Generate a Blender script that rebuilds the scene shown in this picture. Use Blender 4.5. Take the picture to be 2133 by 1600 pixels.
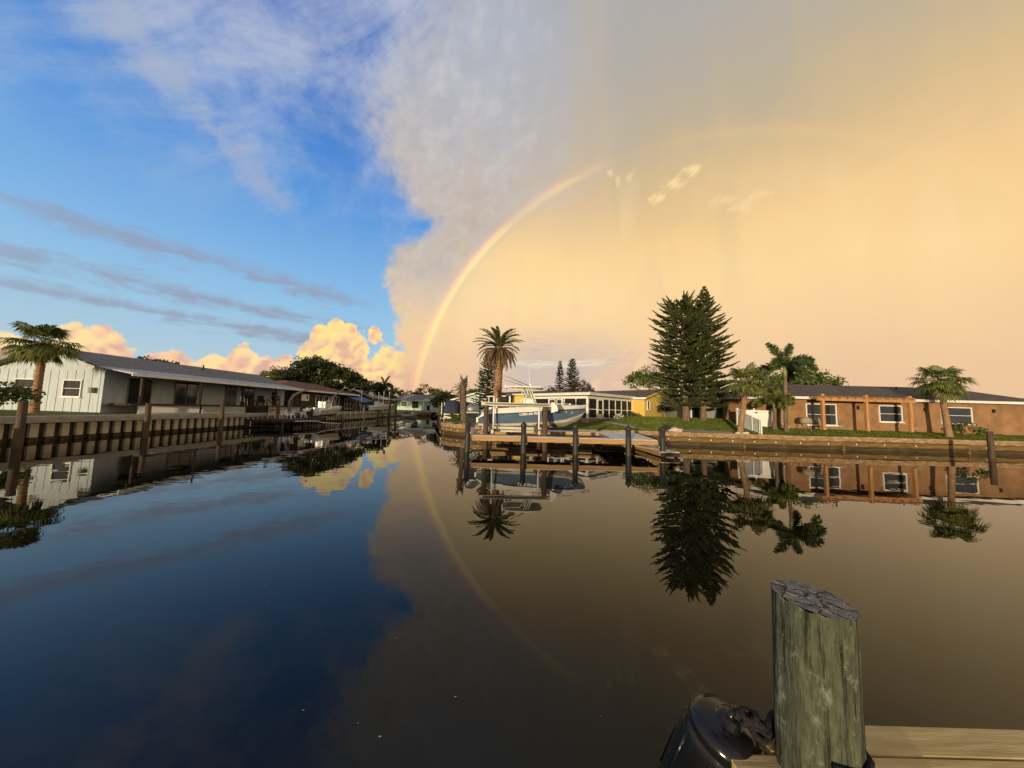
import bpy, bmesh, math, random
from mathutils import Vector, Matrix, Euler, noise as mnoise
from mathutils.geometry import delaunay_2d_cdt

for _o in list(bpy.data.objects):
    bpy.data.objects.remove(_o, do_unlink=True)
SC = bpy.context.scene
COL = SC.collection
R = math.radians
random.seed(7)

# ------------------------------------------------------------------ camera
EYE = 2.3                                    # metres above the water
PITCH, ROLL = R(4.55), R(1.5)
_c, _s, _cp, _sp = math.cos(ROLL), math.sin(ROLL), math.cos(PITCH), math.sin(PITCH)
cam_d = bpy.data.cameras.new('camera')
cam_d.sensor_width = 36.0
cam_d.lens = 666.5 / 2133.0 * 36.0
cam_d.clip_start = 0.05
cam_d.clip_end = 6000
cam = bpy.data.objects.new('camera', cam_d)
COL.objects.link(cam)
_Rv = Vector((_c, -_s * _sp, _s * _cp)); _Uv = Vector((-_s, -_c * _sp, _c * _cp)); _Fv = Vector((0, _cp, _sp))
_m = Matrix((_Rv, _Uv, -_Fv)).transposed().to_4x4()
_m.translation = (0, 0, EYE)
cam.matrix_world = _m
SC.camera = cam

# ------------------------------------------------------------------ colour management
SC.view_settings.view_transform = 'Standard'
SC.view_settings.look = 'None'
SC.view_settings.exposure = 0.0
SC.view_settings.gamma = 1.0
SC.view_settings.use_curve_mapping = False
SC.render.engine = 'CYCLES'
SC.cycles.use_denoising = True
SC.cycles.max_bounces = 8
SC.cycles.transparent_max_bounces = 12
SC.cycles.caustics_reflective = False
SC.cycles.caustics_refractive = False

# ------------------------------------------------------------------ sun (low, behind the camera to the left)
SUN_EL = 2.61
ANTI_AZ = 24.3                               # azimuth of the point opposite the sun, from +Y towards +X
SUN_AZ = ANTI_AZ + 180.0
_d = Vector((math.sin(R(ANTI_AZ)) * math.cos(R(SUN_EL)), math.cos(R(ANTI_AZ)) * math.cos(R(SUN_EL)), -math.sin(R(SUN_EL))))
sun_d = bpy.data.lights.new('sun', 'SUN')
sun_d.energy = 4.3
sun_d.angle = R(1.5)
sun_d.color = (1.0, 0.78, 0.52)
sun = bpy.data.objects.new('sun', sun_d)
COL.objects.link(sun)
sun.rotation_euler = _d.to_track_quat('-Z', 'Y').to_euler()

def lin(c):
    return tuple(((v / 255.0) / 12.92 if v / 255.0 <= 0.04045 else ((v / 255.0 + 0.055) / 1.055) ** 2.4) for v in c[:3]) + (1.0,)

# ------------------------------------------------------------------ world: evening sky with a rain cloud, cumulus and a rainbow
world = bpy.data.worlds.new('World')
SC.world = world
world.use_nodes = True
world.cycles.sampling_method = 'MANUAL'
world.cycles.sample_map_resolution = 256
WT = world.node_tree
WT.nodes.clear()

class S:
    """a node socket with arithmetic"""
    def __init__(self, sock): self.s = sock
    def __add__(a, b): return op('ADD', a, b)
    def __radd__(a, b): return op('ADD', b, a)
    def __sub__(a, b): return op('SUBTRACT', a, b)
    def __rsub__(a, b): return op('SUBTRACT', b, a)
    def __mul__(a, b): return op('MULTIPLY', a, b)
    def __rmul__(a, b): return op('MULTIPLY', b, a)
    def __truediv__(a, b): return op('DIVIDE', a, b)

def _set(inp, v):
    if isinstance(v, S): WT.links.new(v.s, inp)
    else: inp.default_value = v

def op(kind, a, b=0.0, c=0.0, clamp=False):
    n = WT.nodes.new('ShaderNodeMath'); n.operation = kind; n.use_clamp = clamp
    _set(n.inputs[0], a); _set(n.inputs[1], b); _set(n.inputs[2], c)
    return S(n.outputs[0])

def smax(a, b, k=0.3): return op('SMOOTH_MAX', a, b, k)
def vmax(a, b): return op('MAXIMUM', a, b)
def vmin(a, b): return op('MINIMUM', a, b)

def ss(x, a, b, lo=0.0, hi=1.0):
    n = WT.nodes.new('ShaderNodeMapRange'); n.interpolation_type = 'SMOOTHSTEP'
    if a > b: a, b, lo, hi = b, a, hi, lo
    _set(n.inputs[0], x)
    for i, v in enumerate((a, b, lo, hi)): n.inputs[1 + i].default_value = v
    return S(n.outputs[0])

def comb(x, y, z=0.0):
    n = WT.nodes.new('ShaderNodeCombineXYZ')
    for i, v in enumerate((x, y, z)): _set(n.inputs[i], v)
    return S(n.outputs[0])

def fbm(vec, scale, detail=5.0, rough=0.55, dist=0.0):
    n = WT.nodes.new('ShaderNodeTexNoise'); n.noise_dimensions = '3D'
    _set(n.inputs['Vector'], vec)
    n.inputs['Scale'].default_value = scale; n.inputs['Detail'].default_value = detail
    n.inputs['Roughness'].default_value = rough; n.inputs['Distortion'].default_value = dist
    return S(n.outputs[0])

def curve(x, x0, x1, y0, y1, pts):
    """piecewise function of x through pts, made with one Float Curve node"""
    mr = WT.nodes.new('ShaderNodeMapRange'); _set(mr.inputs[0], x)
    mr.inputs[1].default_value = x0; mr.inputs[2].default_value = x1
    n = WT.nodes.new('ShaderNodeFloatCurve'); cm = n.mapping; cv = cm.curves[0]
    q = sorted(((px - x0) / (x1 - x0), (py - y0) / (y1 - y0)) for px, py in pts)
    while len(cv.points) < len(q): cv.points.new(0.5, 0.5)
    for p, (a, b) in zip(cv.points, q): p.location = (a, b); p.handle_type = 'AUTO_CLAMPED'
    cm.update()
    WT.links.new(mr.outputs[0], n.inputs['Value'])
    return S(n.outputs[0]) * (y1 - y0) + y0

def ramp(x, x0, x1, stops, ease='B_SPLINE'):
    mr = WT.nodes.new('ShaderNodeMapRange'); _set(mr.inputs[0], x)
    mr.inputs[1].default_value = x0; mr.inputs[2].default_value = x1
    n = WT.nodes.new('ShaderNodeValToRGB'); cr = n.color_ramp; cr.interpolation = 'LINEAR'
    st = [((p - x0) / (x1 - x0), lin(c)) for p, c in stops]
    cr.elements[0].position, cr.elements[0].color = st[0]
    cr.elements[1].position, cr.elements[1].color = st[-1]
    for p, c in st[1:-1]:
        e = cr.elements.new(p); e.color = c
    WT.links.new(mr.outputs[0], n.inputs[0])
    return S(n.outputs[0])

def mixc(f, a, b, mode='MIX'):
    n = WT.nodes.new('ShaderNodeMix'); n.data_type = 'RGBA'; n.blend_type = mode; n.clamp_factor = True
    _set(n.inputs[0], f)
    for i, v in ((6, a), (7, b)):
        if isinstance(v, S): WT.links.new(v.s, n.inputs[i])
        else: n.inputs[i].default_value = lin(v)
    return S(n.outputs[2])

_tc = WT.nodes.new('ShaderNodeTexCoord')
DIR = S(_tc.outputs['Generated'])
_sep = WT.nodes.new('ShaderNodeSeparateXYZ'); WT.links.new(DIR.s, _sep.inputs[0])
_x, _y, _z = (S(_sep.outputs[i]) for i in range(3))
DEG = 180.0 / math.pi
AZ = op('ARCTAN2', _x, _y) * DEG
EL = op('ARCSINE', _z) * DEG
_a = Vector((_d.x, _d.y, _d.z)).normalized()
TH = op('ARCCOSINE', _x * _a.x + _y * _a.y + _z * _a.z) * DEG       # angle from the antisolar point
_w = fbm(DIR, 3.0, 4.0, 0.6)
_wob = (_w - 0.5)                                                     # slow wobble, about -0.25 .. 0.25
_bil = fbm(DIR, 22.0, 6.0, 0.62)                                      # billows
_bil5 = _bil - 0.5

# clear sky: Nishita, sun disc off, same sun direction as the lamp
_sky = WT.nodes.new('ShaderNodeTexSky'); _sky.sky_type = 'NISHITA'; _sky.sun_disc = False
_sky.sun_elevation = R(SUN_EL); _sky.sun_rotation = R(SUN_AZ)
_sky.air_density = 1.0; _sky.dust_density = 0.6; _sky.ozone_density = 3.0
_nm = WT.nodes.new('ShaderNodeMix'); _nm.data_type = 'RGBA'; _nm.blend_type = 'MULTIPLY'; _nm.inputs[0].default_value = 1.0
WT.links.new(_sky.outputs[0], _nm.inputs[6]); _nm.inputs[7].default_value = (0.12, 0.12, 0.12, 1)
NISH = S(_nm.outputs[2])
_blue = ramp(EL, 0, 90, [(0, (206, 218, 222)), (7, (182, 212, 230)), (13, (160, 206, 240)), (20, (136, 190, 240)), (30, (92, 158, 230)), (45, (66, 118, 202)), (70, (46, 88, 170)), (90, (40, 80, 160))])
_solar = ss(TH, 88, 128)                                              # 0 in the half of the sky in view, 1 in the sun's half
col = mixc(0.88 - _solar * 0.62, NISH, _blue)

# the sun's half of the sky, out of view: warm glow added to lift the ambient light, fading upward
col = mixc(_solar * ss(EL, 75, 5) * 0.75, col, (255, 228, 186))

# puff texture for heaped clouds
_dis = WT.nodes.new('ShaderNodeVectorMath'); _dis.operation = 'MULTIPLY_ADD'
_nc = WT.nodes.new('ShaderNodeTexNoise'); _nc.inputs['Scale'].default_value = 14.0; _nc.inputs['Detail'].default_value = 3.0
WT.links.new(DIR.s, _nc.inputs['Vector']); WT.links.new(_nc.outputs['Color'], _dis.inputs[0]); _dis.inputs[1].default_value = (0.055, 0.055, 0.055); WT.links.new(DIR.s, _dis.inputs[2])
def voro(scale, smo=0.45, off=None):
    src = _dis.outputs[0]
    if off:
        k = WT.nodes.new('ShaderNodeVectorMath'); k.operation = 'ADD'; WT.links.new(src, k.inputs[0]); k.inputs[1].default_value = off; src = k.outputs[0]
    n = WT.nodes.new('ShaderNodeTexVoronoi'); n.feature = 'SMOOTH_F1'; n.inputs['Scale'].default_value = scale; n.inputs['Smoothness'].default_value = smo
    WT.links.new(src, n.inputs['Vector']); return 0.42 - S(n.outputs['Distance'])
_p1 = voro(15.0); _p2 = voro(40.0)
_lit = (_p1 - voro(15.0, 0.45, (-0.016, 0.0, 0.020))) * 1.0 + (_p2 - voro(40.0, 0.45, (-0.007, 0.0, 0.009))) * 0.8
_puf = _p1 * 0.45 + _p2 * 0.40 + _bil5 * 1.7                            # about -0.6 .. 0.6

# high cirrus over the blue part: feathery fields, combed down to the right
_ci_v = comb((AZ + EL * 0.8) * 0.032, (EL - AZ * 0.55) * 0.10, 0.3)
_ci = fbm(_ci_v, 1.0, 6.0, 0.66, 0.8)
_ci2 = fbm(DIR, 6.0, 5.0, 0.6)
_cif = _ci * 0.75 + _ci2 * 0.55 + _bil5 * 0.22
_cim = ss(_cif + ss(EL, 30, 46) * 0.08, 0.50, 0.98) * ss(EL, 18, 33) * ss(AZ, 6, -18) * ss(AZ, -160, -110)
_cim = _cim * curve(EL, 0, 90, 0, 1, [(0, 0.5), (25, 0.55), (33, 0.7), (40, 0.95), (50, 1.0), (90, 1.0)])
col = mixc(_cim * 0.9, col, (188, 197, 216))
# a broad plume of it left of the cloud
_pl = 1.0 - op('ABSOLUTE', (EL - 29.0) - (AZ + 40.0) * -0.62) / 3.6
_plm = ss(_pl + (_ci - 0.5) * 3.4 + _bil5 * 1.6, 0.1, 1.25) * ss(AZ, -33, -40) * ss(AZ, -160, -110)
col = mixc(_plm * 0.62, col, (168, 180, 202))

# grey stratus bars low on the left
_bn = fbm(comb(AZ * 0.085, EL * 0.42, 1.7), 1.0, 6.0, 0.66, 0.6)
_bn5 = _bn - 0.5
for _e0, _sl, _wd, _al in ((17.2, -0.07, 1.9, 0.66), (13.0, -0.04, 1.6, 0.78), (10.1, -0.03, 1.2, 0.78)):
    _b = 1.0 - op('ABSOLUTE', EL - (AZ + 38.0) * _sl - _e0 + _bn5 * 1.6) / _wd
    col = mixc(ss(_b + _bn5 * 3.8 + _bil5 * 1.6, 0.05, 1.2) * ss(AZ, -22, -31) * ss(AZ, -75, -50) * _al, col, (150, 154, 172))

def blobs(lst, amp=0.55, nz=None):
    f = None
    for (a, e, ra, re) in lst:
        dx = (AZ - a) / ra; dy = (EL - e) / re
        q = 1.0 - op('SQRT', dx * dx + dy * dy)
        f = q if f is None else smax(f, q, 0.12)
    return f + ((_puf * ss(f, -0.45, 0.05)) if nz is None else nz) * amp

def puff(col, lst, top, mid, low, e_lo, e_hi, amp=0.5, soft=0.06, alpha=1.0, az_lit=None):
    f = blobs(lst, amp)
    t = (EL - e_lo) / (e_hi - e_lo) * 0.85 + _puf * 0.25 + _lit * 1.5 + _wob * 1.0
    if az_lit: t = t + ss(AZ, az_lit[0], az_lit[1]) * az_lit[2]
    c = mixc(ss(t, 0.0, 0.55), low, mid)
    c = mixc(ss(t, 0.42, 0.95), c, top)
    c = mixc(ss(f, 0.24, 0.0) * 0.22, c, (255, 232, 200))             # thin bright rim
    return mixc(ss(f, 0.0, soft) * alpha, col, c)

# cumulus heads behind the left bank, over a low pink bank
col = mixc(ss(EL + _bil5 * 3.0, 5.0, 1.5) * ss(AZ, -150, -90) * ss(AZ, 10, -16) * 0.9, col, (228, 184, 164))
col = puff(col, [(-40.3, 5.0, 2.0, 3.0), (-37.8, 4.2, 1.9, 2.6), (-43.2, 4.0, 2.0, 2.4), (-35.6, 5.4, 1.5, 2.2), (-47, 3.6, 2.6, 3.0), (-53, 4.4, 3.4, 3.8), (-60, 3, 5, 3.6), (-34.0, 3.0, 4, 2.6)],
           (255, 226, 164), (250, 204, 162), (224, 178, 164), 1.5, 9.5, 0.62, 0.16)
col = puff(col, [(-29.6, 8.4, 2.8, 4.8), (-32.6, 7.0, 1.9, 3.0), (-26.6, 8.2, 2.4, 4.4), (-31.4, 10.4, 1.5, 2.2), (-29.4, 11.8, 1.4, 2.0), (-27.4, 11.6, 1.3, 1.6), (-23.6, 11.6, 1.3, 1.7), (-26.0, 3.0, 5.4, 4.2), (-20.5, 5.0, 5.0, 6.4), (-31.0, 2.6, 3.6, 4.2)],
           (255, 229, 150), (252, 211, 160), (230, 184, 158), 1.0, 16.0, 0.52, 0.16, 1.0, (-24.0, -31.0, 0.14))

# the rain cloud that fills the right of the sky
_edge = curve(EL, 0, 90, -40, 10, [(0, -19), (4, -19.0), (9, -19.4), (13.4, -20.2), (16.4, -21.5), (19.3, -22.6), (22.5, -22.8), (25.3, -21.6), (27.3, -18.0), (29, -17.2), (33.2, -21.6), (37.5, -25.0), (41.5, -27.2), (44, -26.5), (48, -23), (53, -19.5), (62, -18), (90, -15)])
_soft = curve(EL, 0, 90, 0, 8, [(0, 3.0), (8, 2.2), (14, 1.3), (20, 1.8), (28, 3.0), (36, 4.6), (44, 6.6), (55, 8.0), (90, 8.0)])
_rag = curve(EL, 0, 90, 0, 14, [(0, 1.0), (14, 3.0), (24, 5.0), (34, 9.5), (44, 13.0), (60, 14.0), (90, 14.0)])
_dd = AZ - _edge + _puf * 3.4 + (_cif - 0.66) * _rag + _wob * 4.0
_cm = ss(_dd / _soft, -0.6, 1.0) * ss(AZ, 150, 95)
_vir = fbm(comb(AZ * 0.16, EL * 0.024, 4.1), 1.0, 3.0, 0.5, 0.6)
_vir5 = _vir - 0.5
_grain = fbm(DIR, 4.2, 5.0, 0.55, 0.5) - 0.5
_ev = EL + _grain * 10.0 + _vir5 * 5.0
_outL = ramp(_ev, 0, 60, [(0, (218, 174, 150)), (4, (226, 184, 154)), (9, (242, 204, 158)), (14, (240, 206, 164)), (19, (220, 199, 174)), (24, (203, 190, 178)), (31, (196, 184, 176)), (38, (196, 188, 184)), (44, (186, 186, 192)), (52, (178, 183, 196)), (60, (168, 174, 190))])
_outR = ramp(_ev, 0, 60, [(0, (236, 196, 154)), (10, (243, 205, 156)), (20, (252, 212, 150)), (27, (240, 202, 146)), (34, (216, 188, 144)), (40, (194, 178, 150)), (46, (184, 175, 160)), (54, (176, 172, 168)), (60, (168, 166, 166))])
_out = mixc(ss(AZ + _grain * 24.0, -10, 26), _outL, _outR)
_in = ramp(_ev, 0, 50, [(0, (234, 192, 158)), (5, (236, 197, 162)), (9, (240, 203, 162)), (14, (252, 214, 162)), (20, (255, 221, 164)), (26, (255, 217, 154)), (32, (240, 203, 146)), (38, (206, 182, 146)), (44, (188, 176, 152)), (50, (182, 173, 160))])
_inf = ss(TH + _grain * 1.6, 42.6, 39.6) * ss(AZ + EL * 0.5, 36, 12) * 0.65 + ss(TH + _grain * 10.0, 46, 26) * 0.6
_cc = mixc(vmin(_inf, 1.0), _out, _in)
# veil of cooler grey, low in the middle
_ve = ss(1.0 - op('ABSOLUTE', AZ - 7.0) / 16.0 + _grain * 1.0, 0.0, 0.8) * ss(1.0 - op('ABSOLUTE', EL - 6.5) / 9.5 + _grain * 1.0, 0.0, 0.9)
_cc = mixc(_ve * 0.8, _cc, (204, 190, 182))
_str = fbm(comb(AZ * 0.10, EL * 0.55, 8.3), 1.0, 6.0, 0.66, 0.7)
_cc = mixc(ss(_str, 0.50, 0.66) * _ve * ss(EL, 7.0, 9.5) * 0.7, _cc, (178, 174, 178))
_cc = mixc(ss(1.0 - op('ABSOLUTE', EL - 8.7 - (_str - 0.5) * 7.0) / 0.9 + _bil5, 0.0, 1.0) * _ve * 0.85, _cc, (238, 224, 196))
# soft mottling and curtains of rain light
_cc = mixc(ss(_vir, 0.50, 0.78) * ss(EL, 9, 20) * ss(EL, 44, 30) * ss(TH, 44, 36) * 0.42, _cc, (255, 230, 180))
_cc = mixc(ss(_vir, 0.48, 0.25) * ss(EL, 12, 24) * 0.24, _cc, (204, 182, 152))
_cc = mixc(ss(_cif, 0.66, 0.92) * ss(EL, 24, 40) * ss(AZ, 30, -4) * 0.35, _cc, (206, 206, 212))
_cc = mixc(ss(_puf, 0.05, 0.5) * ss(EL, 22, 14) * ss(AZ, -10, -18) * 0.55, _cc, (255, 222, 160))
_cc = mixc(ss(_lit + _bil5 * 0.9 + _grain * 0.5, 0.05, -0.5) * ss(EL, 12, 26) * ss(AZ, 16, -10) * ss(TH, 41, 46) * 0.26, _cc, (172, 168, 172))
_cc = mixc(ss(_lit + _bil5 * 0.9 + _grain * 0.5, 0.0, 0.5) * ss(EL, 12, 26) * ss(AZ, 16, -10) * ss(TH, 41, 46) * 0.22, _cc, (222, 212, 204))
col = mixc(_cm, col, _cc)
# bright shreds of cloud high on the right
_sh = fbm(comb((AZ + EL * 1.2) * 0.30, (EL - AZ * 0.55) * 0.75, 2.2), 1.0, 6.0, 0.68, 0.5) - 0.5
for _lst, _al in (([(24.8, 32.7, 1.9, 1.0), (27.6, 33.8, 2.4, 1.1), (30.2, 34.9, 2.0, 1.0)], 0.85), ([(34.4, 30.2, 2.8, 1.1), (36.6, 28.9, 2.2, 1.3), (38.6, 29.6, 2.0, 0.9)], 0.5), ([(20.4, 35.7, 1.0, 0.9), (17.0, 37.1, 0.7, 0.8), (18.4, 35.8, 0.6, 0.8)], 0.5)):
    col = mixc(ss(blobs(_lst, 3.0, nz=_sh), 0.1, 1.0) * _al, col, (255, 224, 166))
# cumulus in the gap over the yellow house
col = puff(col, [(20.2, 8.0, 2.2, 3.8), (17.8, 5.8, 2.2, 2.8), (22.6, 7.0, 3.0, 4.0), (15.4, 4.2, 2.0, 2.0), (26.5, 6.0, 6.0, 5.5)],
           (250, 210, 164), (243, 202, 164), (230, 192, 168), 1.0, 13.0, 0.5, 0.5, 0.6)

# rainbow: a function of the angle from the antisolar point alone
_rb = ramp(TH, 39.6, 43.6, [(39.6, (0, 0, 0)), (40.5, (14, 14, 18)), (40.9, (58, 70, 20)), (41.3, (146, 132, 16)), (41.7, (160, 122, 6)), (42.05, (138, 66, 16)), (42.4, (92, 32, 26)), (42.8, (30, 10, 10)), (43.6, (0, 0, 0))])
_ri = curve(EL, 0, 90, 0, 1, [(0, 0.45), (7, 0.62), (14, 0.85), (22, 1.0), (30, 0.85), (32.5, 0.42), (34, 0.42), (36, 0.62), (37.4, 0.25), (39, 0.22), (90, 0.2)])
_ri = vmin(_ri, ss(AZ, 18.0, 7.0) * 0.94 + 0.03 + ss(AZ, 24, 30) * ss(AZ, 52, 44) * 0.10)
_rc = WT.nodes.new('ShaderNodeMix'); _rc.data_type = 'RGBA'; _rc.blend_type = 'ADD'
_set(_rc.inputs[0], _ri * _cm * 0.95)
WT.links.new(col.s, _rc.inputs[6]); WT.links.new(_rb.s, _rc.inputs[7])
col = S(_rc.outputs[2])
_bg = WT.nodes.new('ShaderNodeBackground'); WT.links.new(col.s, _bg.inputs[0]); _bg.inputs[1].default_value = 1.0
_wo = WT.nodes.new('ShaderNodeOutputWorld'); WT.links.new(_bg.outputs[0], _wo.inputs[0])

# =================================================================== materials
def mat(name, c1, c2=None, scale=(4, 4, 4), rough=0.7, bump=0.0, bscale=None, metal=0.0, spec=0.4, detail=5.0, thr=(0.35, 0.65), c3=None, alpha=1.0, coat=0.0, world=False, trans=0.0):
    """procedural material: noise between two (or three) base colours, noise bump"""
    m = bpy.data.materials.new(name); m.use_nodes = True
    t = m.node_tree; b = t.nodes['Principled BSDF']
    b.inputs['Roughness'].default_value = rough; b.inputs['Metallic'].default_value = metal
    b.inputs['Specular IOR Level'].default_value = spec; b.inputs['Coat Weight'].default_value = coat
    b.inputs['Alpha'].default_value = alpha
    tc = t.nodes.new('ShaderNodeTexCoord'); mp = t.nodes.new('ShaderNodeMapping'); mp.inputs['Scale'].default_value = scale
    if world:
        ge = t.nodes.new('ShaderNodeNewGeometry'); t.links.new(ge.outputs['Position'], mp.inputs[0])
    else:
        t.links.new(tc.outputs['Object'], mp.inputs[0])
    nz = t.nodes.new('ShaderNodeTexNoise'); nz.inputs['Scale'].default_value = 1.0; nz.inputs['Detail'].default_value = detail; nz.inputs['Roughness'].default_value = 0.62
    t.links.new(mp.outputs[0], nz.inputs['Vector'])
    c2 = c2 or c1
    cr = t.nodes.new('ShaderNodeValToRGB'); e = cr.color_ramp.elements
    e[0].position, e[1].position = thr; e[0].color = tuple(c1) + (1,); e[1].color = tuple(c2) + (1,)
    if c3:
        k = e.new(min(0.97, thr[1] + 0.14)); k.color = tuple(c3) + (1,)
    t.links.new(nz.outputs[0], cr.inputs[0]); t.links.new(cr.outputs[0], b.inputs['Base Color'])
    if bump:
        n2 = nz
        if bscale:
            mp2 = t.nodes.new('ShaderNodeMapping'); mp2.inputs['Scale'].default_value = bscale
            t.links.new(mp.inputs[0].links[0].from_socket, mp2.inputs[0])
            n2 = t.nodes.new('ShaderNodeTexNoise'); n2.inputs['Scale'].default_value = 1.0; n2.inputs['Detail'].default_value = 4
            t.links.new(mp2.outputs[0], n2.inputs['Vector'])
        bp = t.nodes.new('ShaderNodeBump'); bp.inputs['Strength'].default_value = 1.0; bp.inputs['Distance'].default_value = bump
        t.links.new(n2.outputs[0], bp.inputs['Height']); t.links.new(bp.outputs[0], b.inputs['Normal'])
    return m

def leafmat(name, dark, light, scale=1.2, rough=0.55, tr=0.25):
    """foliage: two greens by noise, a random tint per leaf, some light passing through"""
    m = bpy.data.materials.new(name); m.use_nodes = True; t = m.node_tree
    b = t.nodes['Principled BSDF']; out = t.nodes['Material Output']
    b.inputs['Roughness'].default_value = rough; b.inputs['Specular IOR Level'].default_value = 0.3
    ge = t.nodes.new('ShaderNodeNewGeometry'); mp = t.nodes.new('ShaderNodeMapping'); mp.inputs['Scale'].default_value = (scale,) * 3
    t.links.new(ge.outputs['Position'], mp.inputs[0])
    nz = t.nodes.new('ShaderNodeTexNoise'); nz.inputs['Scale'].default_value = 1; nz.inputs['Detail'].default_value = 3
    t.links.new(mp.outputs[0], nz.inputs['Vector'])
    ad = t.nodes.new('ShaderNodeMath'); ad.operation = 'MULTIPLY_ADD'; ad.inputs[1].default_value = 0.45
    t.links.new(ge.outputs['Random Per Island'], ad.inputs[0]); t.links.new(nz.outputs[0], ad.inputs[2])
    cr = t.nodes.new('ShaderNodeValToRGB'); e = cr.color_ramp.elements
    e[0].position, e[1].position = 0.42, 0.98; e[0].color = tuple(dark) + (1,); e[1].color = tuple(light) + (1,)
    t.links.new(ad.outputs[0], cr.inputs[0]); t.links.new(cr.outputs[0], b.inputs['Base Color'])
    tl = t.nodes.new('ShaderNodeBsdfTranslucent'); t.links.new(cr.outputs[0], tl.inputs[0])
    mx = t.nodes.new('ShaderNodeMixShader'); mx.inputs[0].default_value = tr
    t.links.new(b.outputs[0], mx.inputs[1]); t.links.new(tl.outputs[0], mx.inputs[2]); t.links.new(mx.outputs[0], out.inputs[0])
    return m

M = {}
M['deck'] = mat('deck_board', (0.44, 0.43, 0.42), (0.64, 0.63, 0.61), (3, 3, 3), 0.7, 0.004, (6, 40, 6))
M['fascia'] = mat('treated_pine', (0.30, 0.17, 0.06), (0.46, 0.29, 0.12), (1.2, 6, 9), 0.7, 0.004, (3, 20, 30))
M['capwood'] = mat('seawall_plank', (0.075, 0.048, 0.014), (0.22, 0.14, 0.042), (0.8, 4, 7), 0.75, 0.01, (2, 10, 20))
M['capwet'] = mat('seawall_plank_wet', (0.022, 0.016, 0.007), (0.085, 0.055, 0.018), (1.2, 4, 6), 0.55, 0.015, (5, 10, 16))
M['capconc'] = mat('seawall_cap', (0.20, 0.125, 0.06), (0.42, 0.29, 0.16), (2.2, 4, 7), 0.85, 0.03, (5, 5, 9), c3=(0.62, 0.52, 0.38))
M['shell'] = mat('crushed_shell', (0.38, 0.33, 0.26), (0.60, 0.55, 0.47), (9, 9, 9), 0.9, 0.02)
M['pile'] = mat('pile_dark', (0.014, 0.015, 0.014), (0.045, 0.042, 0.034), (6, 6, 1.2), 0.55, 0.01, (12, 12, 1))
M['pilebrown'] = mat('pile_brown', (0.05, 0.032, 0.018), (0.12, 0.078, 0.045), (8, 8, 0.8), 0.8, 0.012, (16, 16, 1))
M['pilecap'] = mat('pile_cap', (0.012, 0.012, 0.012), (0.03, 0.03, 0.028), (5, 5, 5), 0.5)
M['alu'] = mat('lift_beam', (0.42, 0.40, 0.30), (0.56, 0.54, 0.42), (2, 2, 2), 0.45, metal=0.2)
M['whitepvc'] = mat('white_pvc', (0.72, 0.71, 0.66), (0.84, 0.83, 0.78), (2, 2, 2), 0.4)
M['white'] = mat('white_paint', (0.68, 0.67, 0.61), (0.82, 0.81, 0.75), (1.4, 1.4, 1.4), 0.55)
M['gel'] = mat('white_gelcoat', (0.74, 0.73, 0.66), (0.82, 0.81, 0.74), (1, 1, 1), 0.22, coat=0.3)
M['cream'] = mat('cream_bottom', (0.42, 0.39, 0.30), (0.58, 0.54, 0.43), (1.5, 1.5, 3), 0.5)
M['hullblue'] = mat('hull_blue', (0.075, 0.125, 0.19), (0.10, 0.155, 0.22), (0.6, 0.6, 1.2), 0.2, coat=0.5)
M['lettering'] = mat('lettering_white', (0.85, 0.85, 0.82), None, rough=0.4)
M['letterdark'] = mat('lettering_dark', (0.03, 0.035, 0.04), None, rough=0.4)
M['engine'] = mat('engine_cowl', (0.16, 0.17, 0.19), (0.22, 0.23, 0.25), (1, 1, 1), 0.22, metal=0.5, coat=0.4)
M['black'] = mat('black_rubber', (0.008, 0.008, 0.009), (0.02, 0.02, 0.02), (5, 5, 5), 0.4)
M['blackgloss'] = mat('fender_vinyl', (0.006, 0.006, 0.007), (0.012, 0.012, 0.013), (3, 3, 3), 0.16, 0.001, (30, 30, 30))
M['rope'] = mat('black_rope', (0.008, 0.008, 0.009), (0.03, 0.03, 0.032), (60, 60, 60), 0.85, 0.004, (160, 160, 160), spec=0.15)
M['steel'] = mat('steel', (0.45, 0.45, 0.44), (0.6, 0.6, 0.58), (4, 4, 4), 0.3, metal=0.9)
M['glass'] = mat('window_glass', (0.014, 0.017, 0.02), (0.03, 0.035, 0.04), (0.8, 0.8, 0.8), 0.06, spec=0.6)
M['winds'] = mat('clear_windshield', (0.25, 0.34, 0.30), (0.34, 0.42, 0.36), (1, 1, 1), 0.05, alpha=0.55)
M['screen'] = mat('porch_screen', (0.012, 0.013, 0.013), (0.022, 0.022, 0.022), (1, 1, 1), 0.5, alpha=0.72)
M['blind'] = mat('blind', (0.30, 0.25, 0.16), (0.38, 0.33, 0.22), (12, 12, 0.4), 0.8)
M['yellow'] = mat('yellow_stucco', (0.62, 0.44, 0.10), (0.72, 0.53, 0.14), (1.2, 1.2, 1.2), 0.85, 0.006, (30, 30, 30))
M['orange'] = mat('orange_stucco', (0.22, 0.12, 0.055), (0.33, 0.185, 0.090), (1.0, 1.0, 1.0), 0.85, 0.006, (30, 30, 30))
M['shingle'] = mat('asphalt_shingle', (0.055, 0.045, 0.04), (0.115, 0.095, 0.08), (3, 3, 9), 0.9, 0.02, (14, 14, 14))
M['greyroof'] = mat('grey_shingle', (0.14, 0.135, 0.13), (0.22, 0.21, 0.205), (2, 2, 6), 0.9, 0.02, (14, 14, 14))
M['paleroof'] = mat('pale_metal_roof', (0.42, 0.42, 0.41), (0.55, 0.55, 0.53), (0.6, 6, 1), 0.5)
M['redroof'] = mat('red_brown_shingle', (0.13, 0.055, 0.03), (0.22, 0.10, 0.06), (2, 2, 6), 0.9, 0.02, (12, 12, 12))
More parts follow.
